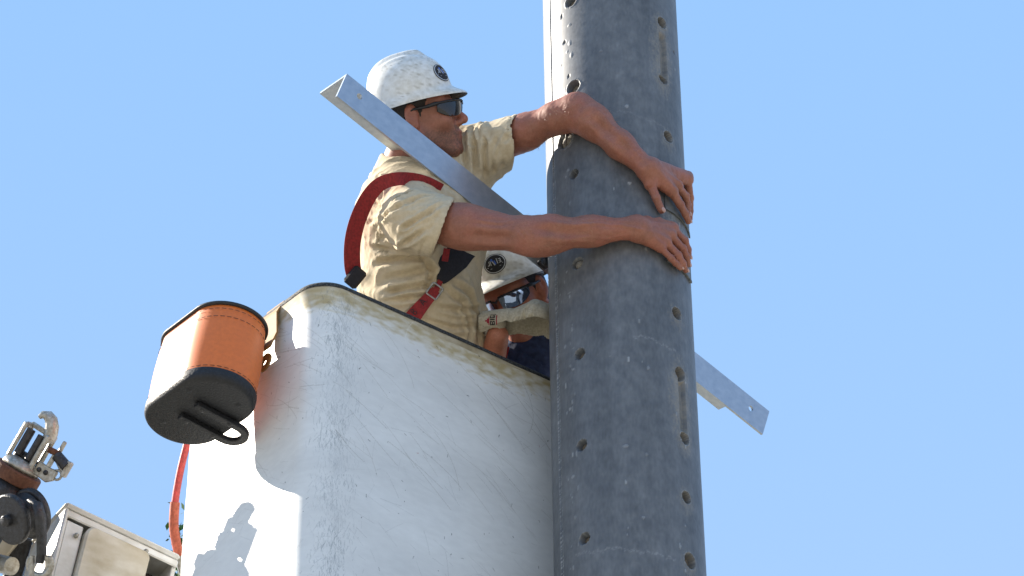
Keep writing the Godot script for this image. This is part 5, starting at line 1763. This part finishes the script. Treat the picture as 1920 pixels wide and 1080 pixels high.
	part.call("collar", M.rust, func(mb: MB) -> void:
		mb.lathe(X * Transform3D(Basis(), Vector3(-22, -8, 0)), [Vector2(0.1, -30), Vector2(45, -30), Vector2(47, -28), Vector2(47, -8), Vector2(45, -5), Vector2(38, -4), Vector2(0.1, -4)], 36))
	part.call("jib_socket", M.iron, func(mb: MB) -> void:
		mb.lathe(X * Transform3D(Basis(), Vector3(-22, -8, 0)), [Vector2(0.1, -330), Vector2(38, -330), Vector2(38, -62), Vector2(43, -60), Vector2(43, -31), Vector2(0.1, -31)], 28)
		bx.call(mb, 12, 48, -62, -40, -10, 20, 3.0))
	# sheave
	var sh := base("rope_sheave", "dark worn rope sheave with a bolt head beneath the rusty collar", "pulley")
	var sc := P(40, 968, D - 0.07)
	var ax := (-FW * 0.75 + Vector3.RIGHT * -0.6 - UPV * 0.15).normalized()
	var S := frame(sc, ax.cross(Vector3.UP), ax)
	for e in [[0.034, "cheek_plate", 0.066, 0.01], [-0.034, "cheek_plate", 0.066, 0.01]]:
		var mb := MB.new()
		mb.lathe(Transform3D(S.basis, sc + ax * e[0]), [Vector2(0.0001, -e[3]), Vector2(e[2] - 0.004, -e[3]), Vector2(e[2], -e[3] + 0.003), Vector2(e[2], e[3] - 0.004), Vector2(e[2] - 0.006, e[3]), Vector2(0.0001, e[3])], 36)
		put(mb, e[1], M.iron, sh)
	var mw := MB.new()
	mw.lathe(S, [Vector2(0.0001, -0.024), Vector2(0.056, -0.024), Vector2(0.058, -0.018), Vector2(0.046, -0.006), Vector2(0.046, 0.006), Vector2(0.058, 0.018), Vector2(0.056, 0.024), Vector2(0.0001, 0.024)], 36)
	put(mw, "wheel", M.rubber, sh)
	var mbolt := MB.new()
	mbolt.lathe(Transform3D(S.basis, sc + ax * 0.044), [Vector2(0.0001, 0.018), Vector2(0.012, 0.017), Vector2(0.0155, 0.012), Vector2(0.016, 0.0)], 16)
	put(mbolt, "bolt_head", M.iron, sh)
	# hook strap and shackle
	var hk := base("rigging_shackle", "grey shackle hanging from a dark link below the rope sheave", "shackle")
	var ml := MB.new()
	ml.tube([P(58, 940, D - 0.10), P(70, 946, D - 0.13), P(76, 970, D - 0.14), P(78, 1005, D - 0.13), P(78, 1040, D - 0.12), P(74, 1056, D - 0.12)], [0.012, 0.017, 0.018, 0.016, 0.0155, 0.013], 8, true, 0.6)
	put(ml, "link", M.iron, hk)
	var ms := MB.new()
	var ps := []
	for e in 21:
		var a := PI * 1.75 - PI * 1.5 * e / 20.0
		ps.append(P(75 + 21 * sin(a + PI), 1058 - 22 * cos(a + PI) * -1.0, D - 0.12 + 0.01 * sin(a)))
	ps.append(P(58, 1090, D - 0.12)); ps.append(P(56, 1130, D - 0.12))
	ps.insert(0, P(92, 1090, D - 0.12)); ps.insert(0, P(94, 1130, D - 0.12))
	ms.tube(ps, 0.0085, 10)
	put(ms, "bow", M.galv, hk)
	# cream bracket of the jib behind
	var jb := base("jib_bracket", "cream painted bracket arm with a round end cap behind the sheave", "bracket")
	var mj := MB.new()
	mj.box(frame(P(-2, 1030, D + 0.12), P(40, 985, D + 0.12) - P(-40, 1085, D + 0.14), FW), Vector3(0.3, 0.05, 0.06), 0.005)
	put(mj, "bracket_arm", M.cream, jb)
	var mc := MB.new()
	mc.tube([P(-20, 1052, D + 0.04), P(22, 1062, D - 0.02)], 0.024, 20)
	put(mc, "end_cap", M.galv, jb)
	var mg := MB.new()
	mg.box(frame(P(20, 1100, D + 0.16), P(50, 1000, D + 0.16) - P(20, 1100, D + 0.16), FW), Vector3(0.28, 0.07, 0.05), 0.005)
	put(mg, "dark_arm", M.iron, jb)

# ------------------------------------------------------------------ ground and tree
func build_setting() -> void:
	var g := MB.new()
	var n := 24
	for i in n:
		for j in n:
			var f := func(a: int) -> float: return pow(absf(a / 12.0 - 1.0), 2.2) * signf(a / 12.0 - 1.0) * 900.0
			var x0: float = f.call(i); var x1: float = f.call(i + 1); var z0: float = f.call(j); var z1: float = f.call(j + 1)
			g.quad(Vector3(x0, 0, z0), Vector3(x0, 0, z1), Vector3(x1, 0, z1), Vector3(x1, 0, z0))
	var o := put(g, "ground", M.ground)
	o.set_meta("kind", "structure"); o.set_meta("label", "dry gravel and earth ground"); o.set_meta("category", "ground")
	# a tree whose top shows in the gap beside the hose
	var t := base("tree", "green leafy tree whose top shows beside the red hose", "tree")
	var cc := P(532, 1136, 24.0)
	rng.seed = 31
	var tr := MB.new()
	var root := Vector3(cc.x, 0, cc.z)
	tr.tube([root, root + Vector3(0.05, 3, 0), root + Vector3(-0.05, cc.y - 0.6, 0.05), cc + Vector3(0, 0.5, 0)], [0.2, 0.15, 0.1, 0.04], 10)
	for k in 16:
		var a := rng.randf() * TAU
		var p := Vector3(root.x, rng.randf_range(cc.y - 1.6, cc.y + 0.2), root.z)
		var l := rng.randf_range(0.6, 1.0)
		tr.tube([p, p + Vector3(cos(a) * l * 0.5, 0.2, sin(a) * l * 0.5), p + Vector3(cos(a) * l, 0.5, sin(a) * l)], [0.05, 0.035, 0.012], 6)
	put(tr, "trunk", M.bark, t)
	var lf := MB.new()
	for k in 260:
		var dirv := Vector3(rng.randfn(), rng.randfn(), rng.randfn()).normalized()
		var cpos := cc + dirv * Vector3(1.25, 1.35, 1.25) * pow(rng.randf_range(0.15, 1.0), 0.4)
		for e in 46:
			var p := cpos + Vector3(rng.randfn(0, 0.1), rng.randfn(0, 0.08), rng.randfn(0, 0.1))
			var d1 := Vector3(rng.randfn(), rng.randfn(), rng.randfn()).normalized() * 0.05
			var d2 := d1.cross(Vector3(rng.randfn(), rng.randfn(), rng.randfn())).normalized() * 0.024
			var gcol := rng.randf_range(0.7, 1.3)
			lf.col = L(0.05 * gcol, 0.11 * gcol, 0.025 * gcol)
			lf.quad(p - d1, p - d2, p + d1, p + d2)
	put(lf, "crown", M.leaf, t).set_meta("kind", "stuff")

func _ready() -> void:
	# ---- camera, sky, sun, exposure
	var cam := Camera3D.new(); cam.name = "camera"; add_child(cam)
	cam.position = EYE; cam.rotation_degrees = Vector3(PITCH, 0, 0)
	cam.fov = rad_to_deg(2.0 * atan(540.0 / FPX)); cam.near = 0.1; cam.far = 4000.0
	var sky := ProceduralSkyMaterial.new()
	sky.sky_top_color = L(0.127, 0.246, 0.43).linear_to_srgb()
	sky.sky_horizon_color = L(0.345, 0.39, 0.50).linear_to_srgb()
	sky.sky_curve = 0.25
	sky.ground_bottom_color = L(0.2, 0.19, 0.17).linear_to_srgb()
	sky.ground_horizon_color = L(0.35, 0.36, 0.36).linear_to_srgb()
	sky.sun_angle_max = 1.0
	var env := Environment.new()
	env.background_mode = Environment.BG_SKY
	env.sky = Sky.new(); env.sky.sky_material = sky
	env.tonemap_mode = Environment.TONE_MAPPER_LINEAR
	env.tonemap_exposure = 2.3
	env.background_energy_multiplier = 1.0
	env.sdfgi_enabled = true; env.ssao_enabled = true; env.ssil_enabled = true
	var we := WorldEnvironment.new(); we.name = "world_environment"; we.environment = env; add_child(we)
	var elev := deg_to_rad(34.0)
	SUN = Vector3(-0.92 * cos(elev), sin(elev), -0.39 * cos(elev)).normalized()
	var sun := DirectionalLight3D.new(); sun.name = "sun"; add_child(sun)
	sun.basis = Basis.looking_at(-SUN, Vector3.UP)
	sun.light_energy = 1.6; sun.light_angular_distance = 0.5; sun.light_color = Color(1, 0.96, 0.9); sun.shadow_enabled = true
	# ---- the place
	fz.seed = 12; fz.frequency = 1.0; fz.fractal_octaves = 3
	make_materials()
	lay_out()
	build_setting()
	build_pole()
	build_bucket()
	build_arm_end()
	build_tool_bag()
	build_beam()
	build_worker_one()
	build_worker_two()
